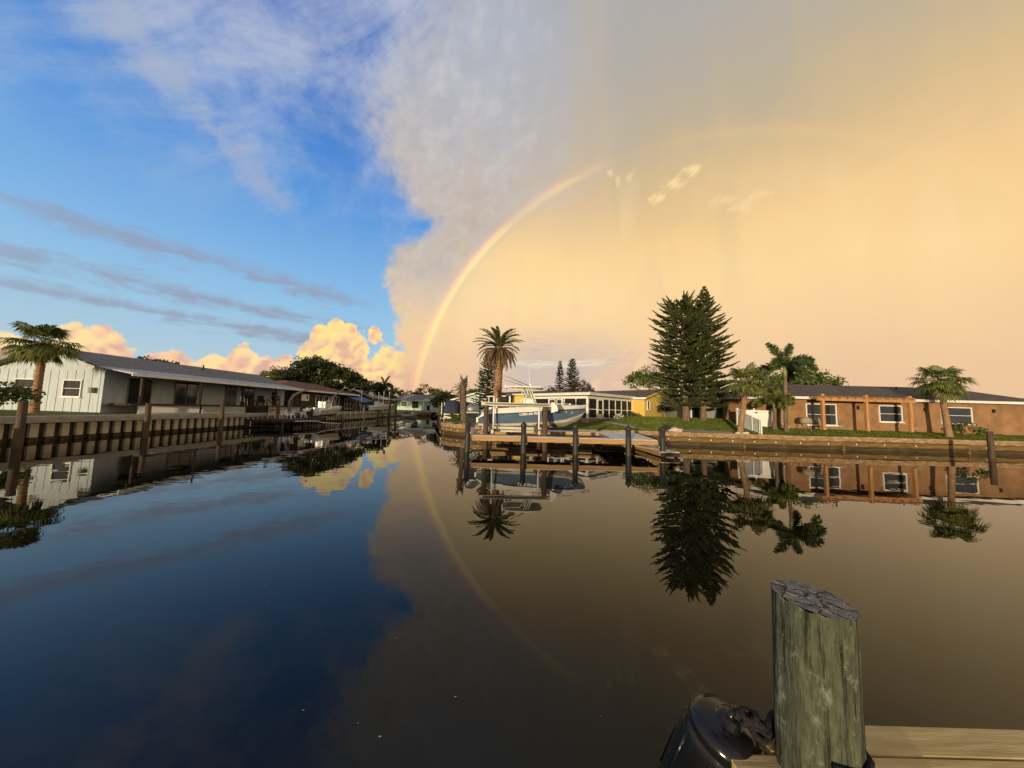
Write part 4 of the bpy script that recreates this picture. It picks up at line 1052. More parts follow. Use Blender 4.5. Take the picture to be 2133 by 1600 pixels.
def foxtail(name, label, loc, h, seed, n=11, L=2.2, m='foxtail'):
    rnd = random.Random(seed); t = thing(name, label, 'palm tree', loc)
    mb = MB(); ringed_trunk(mb, [(0, 0, -.2), (0, 0, .5), (.05, 0, h * .6), (.08, 0, h)], [.2, .15, .13, .11], 20, .008, 10, rnd); mb.build('trunk', 'bark', t, True)
    MB().tube([(.08, 0, h - .05), (.08, 0, h + .4), (.08, 0, h + .9)], [.12, .13, .06], 10).build('crownshaft', 'shaft', t, True)
    fr = MB(); c = Vector((.08, 0, h + .75))
    MB().tube([c, c + Vector((.02, 0, 1.3))], [.02, .006], 5).build('spear_leaf', 'shaft', t)
    for i in range(n):
        a = i * 2.399 + .35; e = (1.5, 1.42, 1.05, 1.0, .85, .8, .6, .5, .4, .3, .2, .1, 0)[min(i, 12)]; pinnate(fr, c, frond_pts(L * rnd.uniform(.85, 1.1), a, e, .7 if i < 2 else 1.9), 56, .50, rnd, .5, .038, True, .04)
    fr.build('crown', m, t); return t
foxtail('foxtail_palm', 'bushy plumed palm with smooth green shaft beside the pergola', (21.55, 25.2, gz(21.55, 25.2)), 4.3, 42, 11, 2.5)
foxtail('young_palm', 'short yellowish palm growing at the foot of the bushy plumed palm', (21.2, 25.9, gz(21.2, 25.9)), 1.5, 43, 9, 1.5, 'sabal')

broad_tree('broadleaf_tree', 'round glossy broadleaf tree behind the yellow gable roof', (20.6, 48, 1.9), [(0, 0, 5.3, 2.6, 2.2, 1.9), (-2.4, 0, 4.6, 1.8, 1.6, 1.4), (2.6, .5, 4.9, 2.4, 2, 1.8)], 'green', 51, .22, 120, 44, .22)
broad_tree('reddish_tree', 'reddish brown leaved tree in front of the far pine pair', (12.2, 57.5, 1.6), [(0, 0, 4.6, 2.0, 1.6, 2.0), (1.6, 0, 4.0, 1.5, 1.4, 1.3), (-1.4, 0, 3.6, 1.3, 1.2, 1.2)], 'redleaf', 52, .16, 90, 30, .2, (.3, .6))
broad_tree('hedge_tree', 'olive green bushy tree left of the reddish tree over the porch roof', (7.0, 56, 1.6), [(0, 0, 2.9, 2.6, 1.8, 1.7), (-2.4, 0, 2.2, 1.9, 1.6, 1.3)], 'greenolive', 53, .2, 90, 40, .24)
shrub('shrub', 'round dark green shrub against the yellow gable wall', (18.2, 38.4, 1.85), .85, 1.7, 'oak', 61, 26, 34, .13)
shrub('flowering_shrub', 'low shrub covered in white flowers before the screened porch', (10.6, 31.6, 1.35), .55, .75, 'green', 62, 14, 24, .1, flowers=34)
spiky('liriope', 'arching grassy plant below the porch corner post', (6.6, 31.1, 1.2), .55, 50, 'sabal', 63, .018)
spiky('liriope', 'arching grassy plant under the bow of the blue boat', (5.0, 32.0, 1.15), .7, 44, 'sabal', 64, .02)
shrub('shrub', 'low dark spreading shrub at the right end of the screened porch', (13.6, 35.6, 1.6), .8, .75, 'oak', 65, 16, 30, .1)
spiky('cane_plant', 'tall thin cane plant beside the white flowering shrub', (11.1, 32.1, 1.4), 1.2, 16, 'green', 66, .03)
spiky('cane_plant', 'reddish cane plant at the yellow corner downspout', (14.0, 36.2, 1.65), 1.0, 14, 'redleaf', 67, .03)

# planting at the rounded corner of the sea wall
sh = MB().prism([(-6.1, 29.9, .99), (-5.55, 28.75, .99), (-4.65, 27.85, .99), (-3.1, 26.85, .99), (-1.0, 26.1, .99), (-1.0, 28.2, .99), (-3.6, 30.2, .99), (-5.7, 31.6, .99)], (0, 0, .03)).build('shell_bed', 'shell'); sh['kind'] = 'structure'
for i, (x, y, h, n, mm, lb) in enumerate(((-5.2, 31.0, 1.15, 40, 'green', 'leafy spiky plant at the very corner of the shell bed'), (-4.9, 29.8, .8, 44, 'green', 'spiky plant left of the dead palm trunk'), (-3.4, 29.4, 1.0, 40, 'sabal', 'spiky plant right of the dead palm trunk'), (-3.0, 28.3, .75, 36, 'green', 'low spiky plant in the shell bed behind the outboard'), (-5.9, 33.0, 1.3, 38, 'greenolive', 'tall spiky plant behind the corner of the seawall'))):
    spiky('agave', lb, (x, y, gz(x, y)), h, n, mm, 70 + i, .045)
boulder('boulder', 'small dark rock at the foot of the dead palm', (-4.35, 28.35, 1.04), .14, 'rock', 21); boulder('boulder', 'small dark rock near the edge of the shell bed', (-5.0, 28.5, 1.03), .1, 'rock', 22)

# lawn grass blades
def lawn_blades():
    rnd = random.Random(77); mb = MB()
    for _ in range(95000):
        x = rnd.uniform(-2, 40); y = 24.3 + abs(rnd.gauss(0, 4.5))
        if y > 38: continue
        if x < 8 and y > 31.0 or (x - 9.6) ** 2 < .12: continue
        z = gz(x, y); a = rnd.uniform(0, 6.28); h = rnd.uniform(.04, .10); w = .022
        mb.add([(x - w * math.cos(a), y - w * math.sin(a), z - .01), (x + w * math.cos(a), y + w * math.sin(a), z - .01), (x + rnd.uniform(-.03, .03), y + rnd.uniform(-.03, .03), z + h)], [(0, 1, 2)])
    o = mb.build('grass', 'grassblade'); o['kind'] = 'stuff'; tag(o, 'short green lawn grass in front of the yellow house', 'grass')
lawn_blades()

# =================================================================== the private dock with the boat lift
def pile(name, label, x, y, top, r, m='pile', cap=True, group=None, cat='piling', lean=0.0, bot=-1.2):
    t = thing(name, label, cat, (x, y, 0), 0, group); rnd = random.Random(int(x * 37 + y * 11))
    P = [(lean * (z / top), 0, z) for z in (bot, 0, top * .5, top)]
    MB().tube(P, [r * 1.06, r * 1.03, r, r * .97], 12).build('shaft', m, t, True)
    if cap: MB().lathe([(r * 1.15, top - .06), (r * 1.15, top + .02), (r * .5, top + .11), (.01, top + .19)], 12, (lean, 0, 0)).build('cap', 'pilecap', t)
    return t

def dock():
    t = thing('dock', 'grey plank dock with orange pine edge boards around the boat lift', 'dock', (2.9, 17.4, 0)); o = Vector((2.9, 17.4, 0)); Z = .86
    rnd = random.Random(5)
    me_s = MB().box((0, 0, 0), (.138, .78, .035)).mesh('plank', 'deck'); me_l = MB().box((0, 0, 0), (.138, 1.55, .035)).mesh('plank', 'deck')
    x = -2.05
    while x < 5.7:
        link('plank', me_s, t, 0, Vector((x + .07, 17.79, Z - .017 + rnd.uniform(-.003, .003))) - o, rnd.uniform(-.006, .006)); x += .146
    x = -2.0
    while x < 6.0:
        link('plank', me_l, t, 0, Vector((x + .07, 22.85, Z - .017 + rnd.uniform(-.003, .003))) - o, rnd.uniform(-.004, .004)); x += .146
    # wide platform on the right, boards running along X
    y = 17.42
    while y < 24.0:
        q = (y - 17.42) / 6.6; xl = 5.62 + .5 * min(1, (y - 17.42) / 4.8) if y < 22.1 else 6.02; xr = 7.9 + 1.2 * q
        box1('plank', Vector(((xl + xr) / 2, y + .07, Z - .017 + rnd.uniform(-.003, .003))) - o, (xr - xl, .138, .035), 'deck', t); y += .146
    # edge boards
    fy, fh = 17.375, .235
    for a, b in ((-2.1, .7), (.7, 3.46), (3.46, 6.25), (6.25, 7.92)):
        box1('edge_board', Vector(((a + b) / 2, fy, Z - .04 - fh / 2)) - o, (b - a - .008, .045, fh), 'fascia', t)
    def edge(a, b): MB().span(Vector((*a, Z - .04 - fh / 2)) - o, Vector((*b, Z - .04 - fh / 2)) - o, .045, fh).build('edge_board', 'fascia', t)
    edge((-2.1, 18.2), (5.62, 18.2)); edge((-2.05, 22.05), (6.02, 22.05)); edge((5.6, 18.2), (6.05, 22.05)); edge((7.93, 17.4), (9.12, 24.0)); edge((-2.08, 17.4), (-2.08, 18.2)); edge((-2.05, 22.05), (-2.05, 23.6))
    # joists and stringers below
    for x in (-1.9, -.4, 1.1, 2.6, 4.1, 5.6, 7.0): box1('joist', Vector((x, 17.8, Z - .2)) - o, (.09, .72, .2), 'darkwood', t)
    for y in (19.0, 20.4, 21.8, 23.2): box1('joist', Vector((7.2, y, Z - .2)) - o, (2.2, .09, .2), 'darkwood', t)
    for x in (-1.8, .2, 2.2, 4.2, 6.2): box1('joist', Vector((x, 22.9, Z - .2)) - o, (.09, 1.5, .2), 'darkwood', t)
    # low landing stage at the right end
    low = box1('landing', Vector((8.42, 18.9, .26)) - o, (1.0, 3.7, .05), 'deck', t); box1('landing_edge', Vector((8.42, 17.03, .15)) - o, (1.02, .05, .2), 'darkwood', t); box1('landing_edge', Vector((7.9, 18.9, .15)) - o, (.05, 3.7, .2), 'fascia', t)
    for x, y in ((8.0, 20.5), (8.85, 20.5), (8.85, 17.3)): box1('landing_post', Vector((x, y, -.1)) - o, (.12, .12, .7), 'darkwood', t)
    MB().span(Vector((7.3, 20.6, .30)) - o, Vector((8.4, 17.2, .30)) - o, .12, .1).build('landing_beam', 'alu', t)
    # hidden support posts under the rear walk
    for x in (-1.6, 2.2, 6.0, 9.0): MB().tube([Vector((x, 23.4, -1)) - o, Vector((x, 23.4, Z - .05)) - o], .11, 8).build('support', 'pilebrown', t)
    for i, (x, z) in enumerate(((-2.3, 1.55), (.69, 1.55), (3.46, 1.55), (6.28, 1.5), (8.11, 1.52))):
        p = MB().box((0, 0, 0), (.42, .34, .10)).build('bracket', 'greywood', t, False, 0.02, Vector((x, 17.42, .5)) - o)
dock()
for x, z, lb in ((-2.3, 1.5, 'black capped piling at the left end of the plank dock'), (.69, 1.5, 'black capped piling in front of the boat lettering'), (3.46, 1.5, 'black capped piling below the bow of the blue boat'), (6.28, 1.45, 'black capped piling where the dock widens to a platform'), (8.11, 1.47, 'black capped piling beside the low landing stage')):
    pile('piling', lb, x, 17.24, z, .145, group='capped pilings along the front of the dock')

def boat_lift():
    t = thing('boat_lift', 'cream beamed boat lift on brown pilings holding the blue boat', 'boat lift', (.3, 18.4, 0)); o = Vector((.3, 18.4, 0))
    for x in (-1.43, 1.95):
        for y, z in ((18.42, 2.5), (22.15, 2.5)):
            rnd = random.Random(int(x * 9 + y)); MB().tube([Vector((x, y, -1.2)) - o, Vector((x, y, 1)) - o, Vector((x, y, z)) - o], [.155, .15, .14], 12).build('piling', 'pilebrown', t, True)
    for y in (18.42, 22.15):
        b = MB(); b.box(Vector((.27, y, 2.68)) - o, (4.0, .20, .02)); b.box(Vector((.27, y, 2.52)) - o, (4.0, .20, .02)); b.box(Vector((.27, y, 2.60)) - o, (4.0, .03, .16)); b.build('top_beam', 'alu', t)
    MB().tube([Vector((-1.5, 18.27, 2.6)) - o, Vector((2.1, 18.27, 2.6)) - o], .035, 8).build('drive_shaft', 'steel', t)
    d = MB().prism([Vector((2.28, 18.22, 2.78)) - o, Vector((2.46, 18.22, 2.74)) - o, Vector((2.62, 18.22, 2.50)) - o, Vector((2.66, 18.22, 2.28)) - o, Vector((2.28, 18.22, 2.16)) - o], (0, .34, 0)).build('drive_cover', 'gel', t, False, .02)
    for x in (-1.05, 1.62):
        MB().box(Vector((x, 20.3, 1.02)) - o, (.14, 4.0, .2)).build('cradle_beam', 'alu', t)
        for y in (18.55, 22.0):
            MB().tube([Vector((x + .12, y, 1.0)) - o, Vector((x + .12, y, 2.55)) - o], .008, 5).build('cable', 'steel', t)
        MB().box(Vector((x, 18.5, 1.0)) - o, (.26, .2, .34)).build('bracket', 'pilebrown', t)
    for y in (19.15, 21.3):
        MB().box(Vector((.25, y, 1.20)) - o, (3.9, .16, .15)).build('bunk', 'cream', t); MB().box(Vector((.25, y - .02, 1.02)) - o, (3.6, .1, .10)).build('bunk_rail', 'alu', t)
    for x, y, zt in ((-1.02, 18.62, 3.05), (-1.02, 21.95, 3.05), (1.62, 18.62, 2.42), (1.62, 21.95, 2.6)):
        MB().tube([Vector((x, y, 1.0)) - o, Vector((x, y, zt)) - o], .05, 8).build('guide_pole', 'whitepvc', t, True)
    return t
boat_lift()

# =================================================================== boats
def hull(t, st, mats, deck='gel'):
    """st: list of (x, z_keel, z_chine, b_chine, z_boot, b_boot, z_stripe, b_stripe, z_sheer, b_sheer)"""
    def strip(name, fa, fb, m, extra=None):
        mb = MB()
        for s in (-1, 1):
            rows = [[(q[0], s * fa(q)[1], fa(q)[0]), (q[0], s * fb(q)[1], fb(q)[0])] for q in st]
            if s < 0: rows = [list(reversed(r)) for r in rows]
            mb.loft(rows)
        return mb.build(name, m, t, True)
    K = lambda q: (q[1], 0.0); C = lambda q: (q[2], q[3]); B = lambda q: (q[4], q[5]); T = lambda q: (q[6], q[7]); S_ = lambda q: (q[8], q[9])
    bt = MB()
    for s in (-1, 1):
        rows = [[(q[0], 0, q[1]), (q[0], s * q[3], q[2]), (q[0], s * q[5], q[4])] for q in st]
        bt.loft(rows if s > 0 else [list(reversed(r)) for r in rows])
    bt.build('hull_bottom', mats[0], t)
    side = strip('hull_side', B, T, mats[1])
    strip('topside', T, S_, mats[2])
    # rub rail, gunwale cap, inner liner and sole
    rr = MB()
    for s in (-1, 1): rr.tube([(q[0], s * (q[7] + .012), q[6]) for q in st], .022, 6)
    rr.build('rub_rail', mats[3], t, True)
    g = MB(); rows = [[(q[0], -q[9], q[8]), (q[0], -max(0, q[9] - .2), q[8] + .02), (q[0], -max(0, q[9] - .24), q[8] - .35), (q[0], max(0, q[9] - .24), q[8] - .35), (q[0], max(0, q[9] - .2), q[8] + .02), (q[0], q[9], q[8])] for q in st]
    g.loft(rows); g.build('deck', deck, t)
    a = st[0]; tr = MB(); tr.add([(a[0], 0, a[1]), (a[0], a[3], a[2]), (a[0], a[5], a[4]), (a[0], a[7], a[6]), (a[0], a[9], a[8]), (a[0], -a[9], a[8]), (a[0], -a[7], a[6]), (a[0], -a[5], a[4]), (a[0], -a[3], a[2])], [tuple(range(9))]); tr.build('transom', mats[2], t)
    return side

def stations(L, beam, zk, zs_aft, zs_fwd, depth=0.0):
    X = [0, .06, .12, .28, .48, .66, .80, .91, .97, 1.0]
    bs = [.94, .96, .98, 1, .985, .92, .74, .45, .21, .02]
    bb = [.90, .91, .92, .93, .89, .76, .51, .25, .10, .01]
    kz = [0, 0, 0, 0, 0, 0, .07, .27, .48, .76]; cz = [.13, .13, .135, .15, .19, .26, .35, .49, .62, .78]; bz = [.19, .19, .19, .21, .25, .32, .42, .55, .66, .80]
    out = []
    for i, x in enumerate(X):
        zsh = zs_aft + (zs_fwd - zs_aft) * x ** 1.2; D = zs_fwd - zk; h = beam / 2
        zst = zk + (zsh - zk) * (.70 + .06 * x)
        out.append((x * L, zk + kz[i] * D, zk + cz[i] * D * .95, bb[i] * h * .94, zk + bz[i] * D, bb[i] * h, max(zst, zk + bz[i] * D + .04), (bs[i] * .55 + bb[i] * .45) * h * 1.01, zsh, bs[i] * h))
    return out

def outboard(par, x, zc, m='engine', s=1.0, name='outboard'):
    """cowl, midsection, lower unit and propeller, hung at local x"""
    cw = MB(); rows = []
    for z, fx, bx, w in ((-.02, -.27, .30, .20), (.06, -.34, .36, .23), (.22, -.37, .38, .25), (.40, -.35, .36, .24), (.52, -.26, .28, .19), (.58, -.12, .14, .10)):
        r = []
        for k in range(14):
            a = 6.283 * k / 14; ex = math.cos(a); r.append((x + s * ((bx if ex > 0 else -fx) * ex - .0), s * w * math.copysign(abs(math.sin(a)) ** .7, math.sin(a)), zc + s * z))
        rows.append(r)
    cw.loft(rows, True); n = 14; cw.f.append(tuple(reversed(range(n)))); cw.f.append(tuple((len(rows) - 1) * n + k for k in range(n)))
    e = cw.build(name, m, par, True)
    MB().box((x, 0, zc + s * .07), (.70 * s, .50 * s, .03 * s)).build('cowl_stripe', 'whitepvc', e)
    MB().box((x - .16 * s, 0, zc + s * .27), (.18 * s, .515 * s, .12 * s)).build('cowl_badge', 'alu', e)
    md = MB(); rows = []
    for z, fx, bx, w in ((0, -.26, .30, .19), (-.25, -.2, .26, .14), (-.5, -.14, .22, .11), (-.8, -.12, .16, .09)):
        rows.append([(x + s * (fx if k in (0, 3) else bx), s * (w if k > 1 else -w), zc + s * z) for k in range(4)])
    md.loft(rows, True); md.f.append((12, 13, 14, 15)); md.build('midsection', 'black', e)
    MB().box((x + .36 * s, 0, zc - s * .35), (.22 * s, .3 * s, .45 * s)).build('mount_bracket', 'black', e)
    lu = MB(); lu.prism([(x - .13 * s, -.04 * s, zc - .8 * s), (x + .14 * s, -.04 * s, zc - .8 * s), (x + .10 * s, -.04 * s, zc - 1.42 * s), (x - .02 * s, -.04 * s, zc - 1.42 * s)], (0, .08 * s, 0)); lu.box((x - .02 * s, 0, zc - .92 * s), (.5 * s, .26 * s, .02 * s))
    lu.build('lower_unit', m, e)
    MB().tube([(x + .22 * s, 0, zc - 1.12 * s), (x - .25 * s, 0, zc - 1.12 * s)], [.03 * s, .075 * s], 8).build('gearcase', m, e, True)
    p = MB()
    for k in range(3):
        a = 2.094 * k; c, q = math.cos(a), math.sin(a); p.add([(x - .26 * s, .03 * c, zc - 1.12 * s + .03 * q), (x - .30 * s, .17 * s * math.cos(a - .4), zc - 1.12 * s + .17 * s * math.sin(a - .4)), (x - .24 * s, .18 * s * math.cos(a + .4), zc - 1.12 * s + .18 * s * math.sin(a + .4))], [(0, 1, 2)])
    p.build('propeller', 'steel', e); return e

def text_mesh(name, body, size, m, parent, loc, rot, shear=.25, ext=.004, fit=None):
    c = bpy.data.curves.new(name, 'FONT'); c.body = body; c.size = size; c.shear = shear; c.extrude = ext; c.offset = .006
    o = bpy.data.objects.new(name, c); COL.objects.link(o)
    dg = bpy.context.evaluated_depsgraph_get(); me = bpy.data.meshes.new_from_object(o.evaluated_get(dg)); bpy.data.objects.remove(o)
    me.materials.clear(); me.materials.append(M[m])
    if fit:
        w = max(v.co.x for v in me.vertices); me.transform(Matrix.Scale(fit / w, 4, (1, 0, 0)))
    q = link(name, me, parent, 0, loc); q.rotation_euler = rot; return q

def blue_boat():
    t = thing('center_console_boat', 'blue and white centre console boat with hardtop raised on the lift', 'boat', (-2.0, 20.15, 0), .045)
    X = [0, .35, .8, 1.8, 3.2, 4.4, 5.4, 6.1, 6.5, 6.72]
    sh = [1.78, 2.12, 2.33, 2.39, 2.49, 2.57, 2.63, 2.66, 2.67, 2.68]; sp = [1.70, 1.88, 2.00, 2.07, 2.18, 2.29, 2.38, 2.43, 2.46, 2.48]
    bt = [1.44, 1.44, 1.45, 1.48, 1.55, 1.65, 1.80, 2.00, 2.16, 2.34]; chn = [1.36, 1.36, 1.37, 1.39, 1.45, 1.55, 1.68, 1.90, 2.09, 2.31]; kl = [1.16, 1.16, 1.16, 1.16, 1.17, 1.19, 1.32, 1.64, 1.96, 2.28]
    b = [1.14, 1.17, 1.20, 1.22, 1.21, 1.13, .92, .58, .27, .03]; bb = [1.08, 1.09, 1.11, 1.12, 1.07, .92, .62, .31, .13, .01]
    st = [(X[i], kl[i], chn[i], bb[i] * .93, bt[i], bb[i], sp[i], b[i] * .6 + bb[i] * .4 + .02, sh[i], b[i]) for i in range(10)]
    side = hull(t, st, ('cream', 'hullblue', 'gel', 'letterdark'))
    for x0_, dz, r in ((1, .045, .012), (2, .16, .009)):
        sk = MB()
        for s in (-1, 1): sk.tube([(q[0], s * (q[3] * (1 - .18 * (x0_ - 1)) + .004), q[2] - (.0 if x0_ == 1 else .07)) for q in st[:8]], .016, 5)
        sk.build('strake', 'gel', t, True)
    # lettering on the near (starboard-side in view) flank
    def flank(x, z):   # y on the hull side at x, z
        for i in range(9):
            if X[i] <= x <= X[i + 1]:
                q = (x - X[i]) / (X[i + 1] - X[i]); zb_ = bt[i] + (bt[i + 1] - bt[i]) * q; zs_ = sp[i] + (sp[i + 1] - sp[i]) * q
                yb = bb[i] + (bb[i + 1] - bb[i]) * q; ys = st[i][7] + (st[i + 1][7] - st[i][7]) * q; return -(yb + (ys - yb) * (z - zb_) / (zs_ - zb_))
    xa, za = 2.42, 1.95
    ya, yb = flank(xa, za), flank(xa + 1.15, za + .1)
    tilt = math.atan2(flank(xa + .5, 1.7) - flank(xa + .5, 2.1), .4)
    text_mesh('boat_name', 'Chillin the Most', .26, 'lettering', side, (xa, min(ya, yb) - .016, za), (math.pi / 2 + tilt, -.085, math.atan2(yb - ya, 1.15)), .35, .004, 1.30)
    for x, w in ((4.98, .07), (5.12, .14), (5.32, .06)): MB().box((x, flank(x, 2.2) - .012, 2.25), (w, .012, .07), 0).build('registration_mark', 'lettering', side)
    MB().prism([(5.62, flank(5.62, 2.2) - .012, 2.16), (5.74, flank(5.74, 2.2) - .014, 2.16), (5.80, flank(5.8, 2.25) - .014, 2.25)], (0, -.01, 0)).build('registration_mark', 'lettering', side)
    for k, x in enumerate((.95, 1.06, 1.2, 1.30, 1.42, 1.52)): MB().box((x, flank(x, 1.9) - .012, 1.93 + x * .03), (.075, .012, .045 if k != 4 else .08)).build('builder_mark', 'letterdark', side)
    # outboard
    outboard(t, -.42, 1.98, 'engine', 1.05)
    MB().box((.12, 0, 1.62), (.5, 1.5, .3)).build('engine_bracket', 'gel', t)
    # console, seats, windshield
    cs = MB(); cs.prism([(2.55, -.45, 1.9), (3.55, -.45, 1.9), (3.42, -.45, 2.95), (2.72, -.45, 3.02)], (0, .9, 0)); cs.build('console', 'gel', t, False, .04)
    MB().prism([(2.78, -.42, 3.02), (3.45, -.42, 2.95), (3.22, -.42, 3.52), (2.86, -.42, 3.52)], (0, .84, 0)).build('windshield', 'winds', t)
    MB().box((2.05, 0, 2.55), (.42, .95, .32)).build('leaning_post', 'gel', t, False, .05); MB().box((1.88, 0, 2.92), (.1, .95, .42)).build('seat_back', 'gel', t, False, .04)
    MB().box((3.9, 0, 2.35), (.6, .8, .35)).build('bow_seat', 'gel', t, False, .05); MB().box((.75, 0, 2.25), (.5, 1.7, .3)).build('stern_seat', 'gel', t, False, .05)
    # hardtop and frame
    tp = MB(); rows = []
    for x, w, z in ((1.62, .7, 3.66), (1.75, .88, 3.69), (2.4, .95, 3.72), (3.2, .95, 3.72), (3.75, .86, 3.70), (3.98, .55, 3.66)):
        rows.append([(x, -w, z - .05), (x, -w * .98, z + .02), (x, 0, z + .06), (x, w * .98, z + .02), (x, w, z - .05), (x, 0, z - .05)])
    tp.loft(rows, True); tp.f.append(tuple(reversed(range(6)))); tp.f.append(tuple(30 + k for k in range(6))); tp.build('hardtop', 'gel', t)
    for s in (-.62, .62):
        for P in ([(2.42, s * .85, 2.0), (2.60, s * .8, 2.9), (2.92, s, 3.15), (2.62, s * 1.1, 3.52), (1.70, s * 1.15, 3.58)], [(2.62, s * .85, 2.0), (2.82, s * .8, 3.0), (3.0, s, 3.2), (2.86, s * 1.1, 3.66)], [(3.72, s * .85, 2.0), (3.42, s * .85, 3.0), (3.12, s, 3.66)], [(3.55, s * .85, 2.0), (3.28, s * .85, 3.0), (2.98, s, 3.66)], [(2.72, s * .9, 2.98), (3.45, s * .9, 2.98)]):
            MB().tube(P, .026, 6).build('frame_tube', 'gel', t, True)
    for s in (-.5, .5): MB().tube([(3.05 if s < 0 else 3.0, s, 3.78), (2.4, s * 1.6, 4.0), (1.5, s * 2.6, 4.28)], [.022, .018, .008], 6).build('outrigger', 'letterdark', t)
    MB().tube([(3.12, .1, 3.74), (3.1, .1, 4.2), (3.08, .1, 5.22)], [.018, .014, .006], 6).build('antenna', 'gel', t); MB().lathe([(.0, 3.74), (.09, 3.75), (.1, 3.85), (.06, 3.95), (0, 3.98)], 10, (3.15, -.1, 0)).build('antenna_mount', 'gel', t)
    for k in range(5): MB().tube([(1.66, -.6 + .3 * k, 3.62), (1.56, -.6 + .3 * k, 3.84)], .022, 6).build('rod_holder', 'gel', t)
    # bow fittings
    for s in (-1, 1): MB().tube([(3.6, s * 1.05, 2.60), (4.0, s * 1.03, 2.70), (5.0, s * .88, 2.74), (5.7, s * .62, 2.76), (5.9, s * .5, 2.66)], .016, 6).build('bow_rail', 'steel', t, True)
    MB().box((6.72, 0, 2.68), (.36, .16, .05)).build('pulpit', 'gel', t); MB().tube([(6.55, 0, 2.74), (6.95, 0, 2.70), (6.98, 0, 2.56)], .03, 6).build('anchor', 'black', t)
    MB().lathe([(0, 0), (.04, .01), (.04, .05), (0, .06)], 8).build('cleat', 'steel', t, False, 0, (5.6, -.55, 2.68))
    return t
blue_boat()

def plain_boat(name, label, loc, rz, L, beam, zk, za, zf, hm, top=None, eng='black', topm='navy', tz=2.25, name_mark=False):
    t = thing(name, label, 'boat', loc, rz); st = stations(L, beam, zk, za, zf); hull(t, st, (hm[0], hm[1], hm[2], 'letterdark'))
    outboard(t, -.35, zk + .62, eng, .95)
    d = za - .25
    MB().prism([(L * .42, -.4, d), (L * .56, -.4, d), (L * .54, -.4, d + .95), (L * .45, -.4, d + 1.0)], (0, .8, 0)).build('console', 'gel', t, False, .04)
    MB().prism([(L * .455, -.38, d + 1.0), (L * .54, -.38, d + .95), (L * .515, -.38, d + 1.32), (L * .47, -.38, d + 1.32)], (0, .76, 0)).build('windshield', 'winds', t)
    MB().box((L * .33, 0, d + .5), (.4, .9, .5)).build('seat', 'gel', t, False, .05); MB().box((L * .30, 0, d + .95), (.1, .9, .45)).build('seat_back', 'gel', t, False, .04)
    MB().box((L * .10, 0, d + .3), (.5, beam * .6, .3)).build('stern_seat', 'gel', t, False, .05)
    x0_, x1_ = L * .26, L * .60; rows = []
    for q in range(5):
        x = x0_ + (x1_ - x0_) * q / 4; rows.append([(x, -beam * .4, za + tz - .08), (x, -beam * .38, za + tz), (x, 0, za + tz + .07), (x, beam * .38, za + tz), (x, beam * .4, za + tz - .08), (x, 0, za + tz - .02)])
    mb = MB(); mb.loft(rows, True); mb.f.append(tuple(reversed(range(6)))); mb.f.append(tuple(24 + k for k in range(6))); mb.build('top', topm, t)
    for s in (-1, 1):
        for a, b_ in ((.34, .28), (.38, .44), (.46, .58)): MB().tube([(L * a, s * beam * .36, za - .2), (L * b_, s * beam * .38, za + tz - .03)], .02, 6).build('frame_tube', 'steel', t)
    return t

# =================================================================== left bank
def chair_plastic():
    t = thing('plastic_chair', 'x', 'chair')
    MB().box((0, 0, .42), (.46, .44, .03)).build('seat', 'whitepvc', t, False, .01)
    b = MB()
    for x in (-.16, -.06, .06, .16): b.span((x, .2, .43), (x * 1.1, .30, .86), .07, .02)
    b.span((-.22, .30, .86), (.22, .30, .86), .03, .08); b.build('backrest', 'whitepvc', t)
    for s in (-1, 1):
        MB().span((s * .24, -.2, .64), (s * .24, .26, .66), .05, .03).build('armrest', 'whitepvc', t)
        MB().tube([(s * .2, -.2, .42), (s * .26, -.25, 0)], [.03, .022], 6).build('leg', 'whitepvc', t); MB().tube([(s * .2, .2, .42), (s * .27, .3, 0)], [.03, .022], 6).build('leg', 'whitepvc', t); MB().tube([(s * .24, -.2, .42), (s * .24, -.2, .64)], .02, 6).build('arm_post', 'whitepvc', t)
    return t
CH = chair_plastic(); CH['group'] = 'white plastic chairs on the left bank'
CH['label'] = 'white plastic chair standing on the porch of the blue house'; CH.location = (-28.3, 33.9, 2.0); CH.rotation_euler = (0, 0, 1.2)
copy_thing(CH, 'white plastic chair left of the dark piling on the low dock', (-24.0, 32.3, .77), 2.2)
copy_thing(CH, 'white plastic chair tucked between table and dark piling on the low dock', (-23.4, 33.0, .77), -.5)
copy_thing(CH, 'white plastic chair right of the dark piling on the low dock', (-22.3, 32.6, .77), -1.7)
tb = thing('plastic_table', 'round white plastic table between the chairs on the low dock', 'table', (-23.2, 32.2, .77))
MB().lathe([(.0, .68), (.42, .68), (.44, .70), (.42, .73), (0, .73)], 18).build('table_top', 'whitepvc', tb)
for k in range(4): a = .785 + 1.571 * k; MB().tube([(.15 * math.cos(a), .15 * math.sin(a), .68), (.34 * math.cos(a), .34 * math.sin(a), 0)], .025, 6).build('leg', 'whitepvc', tb)

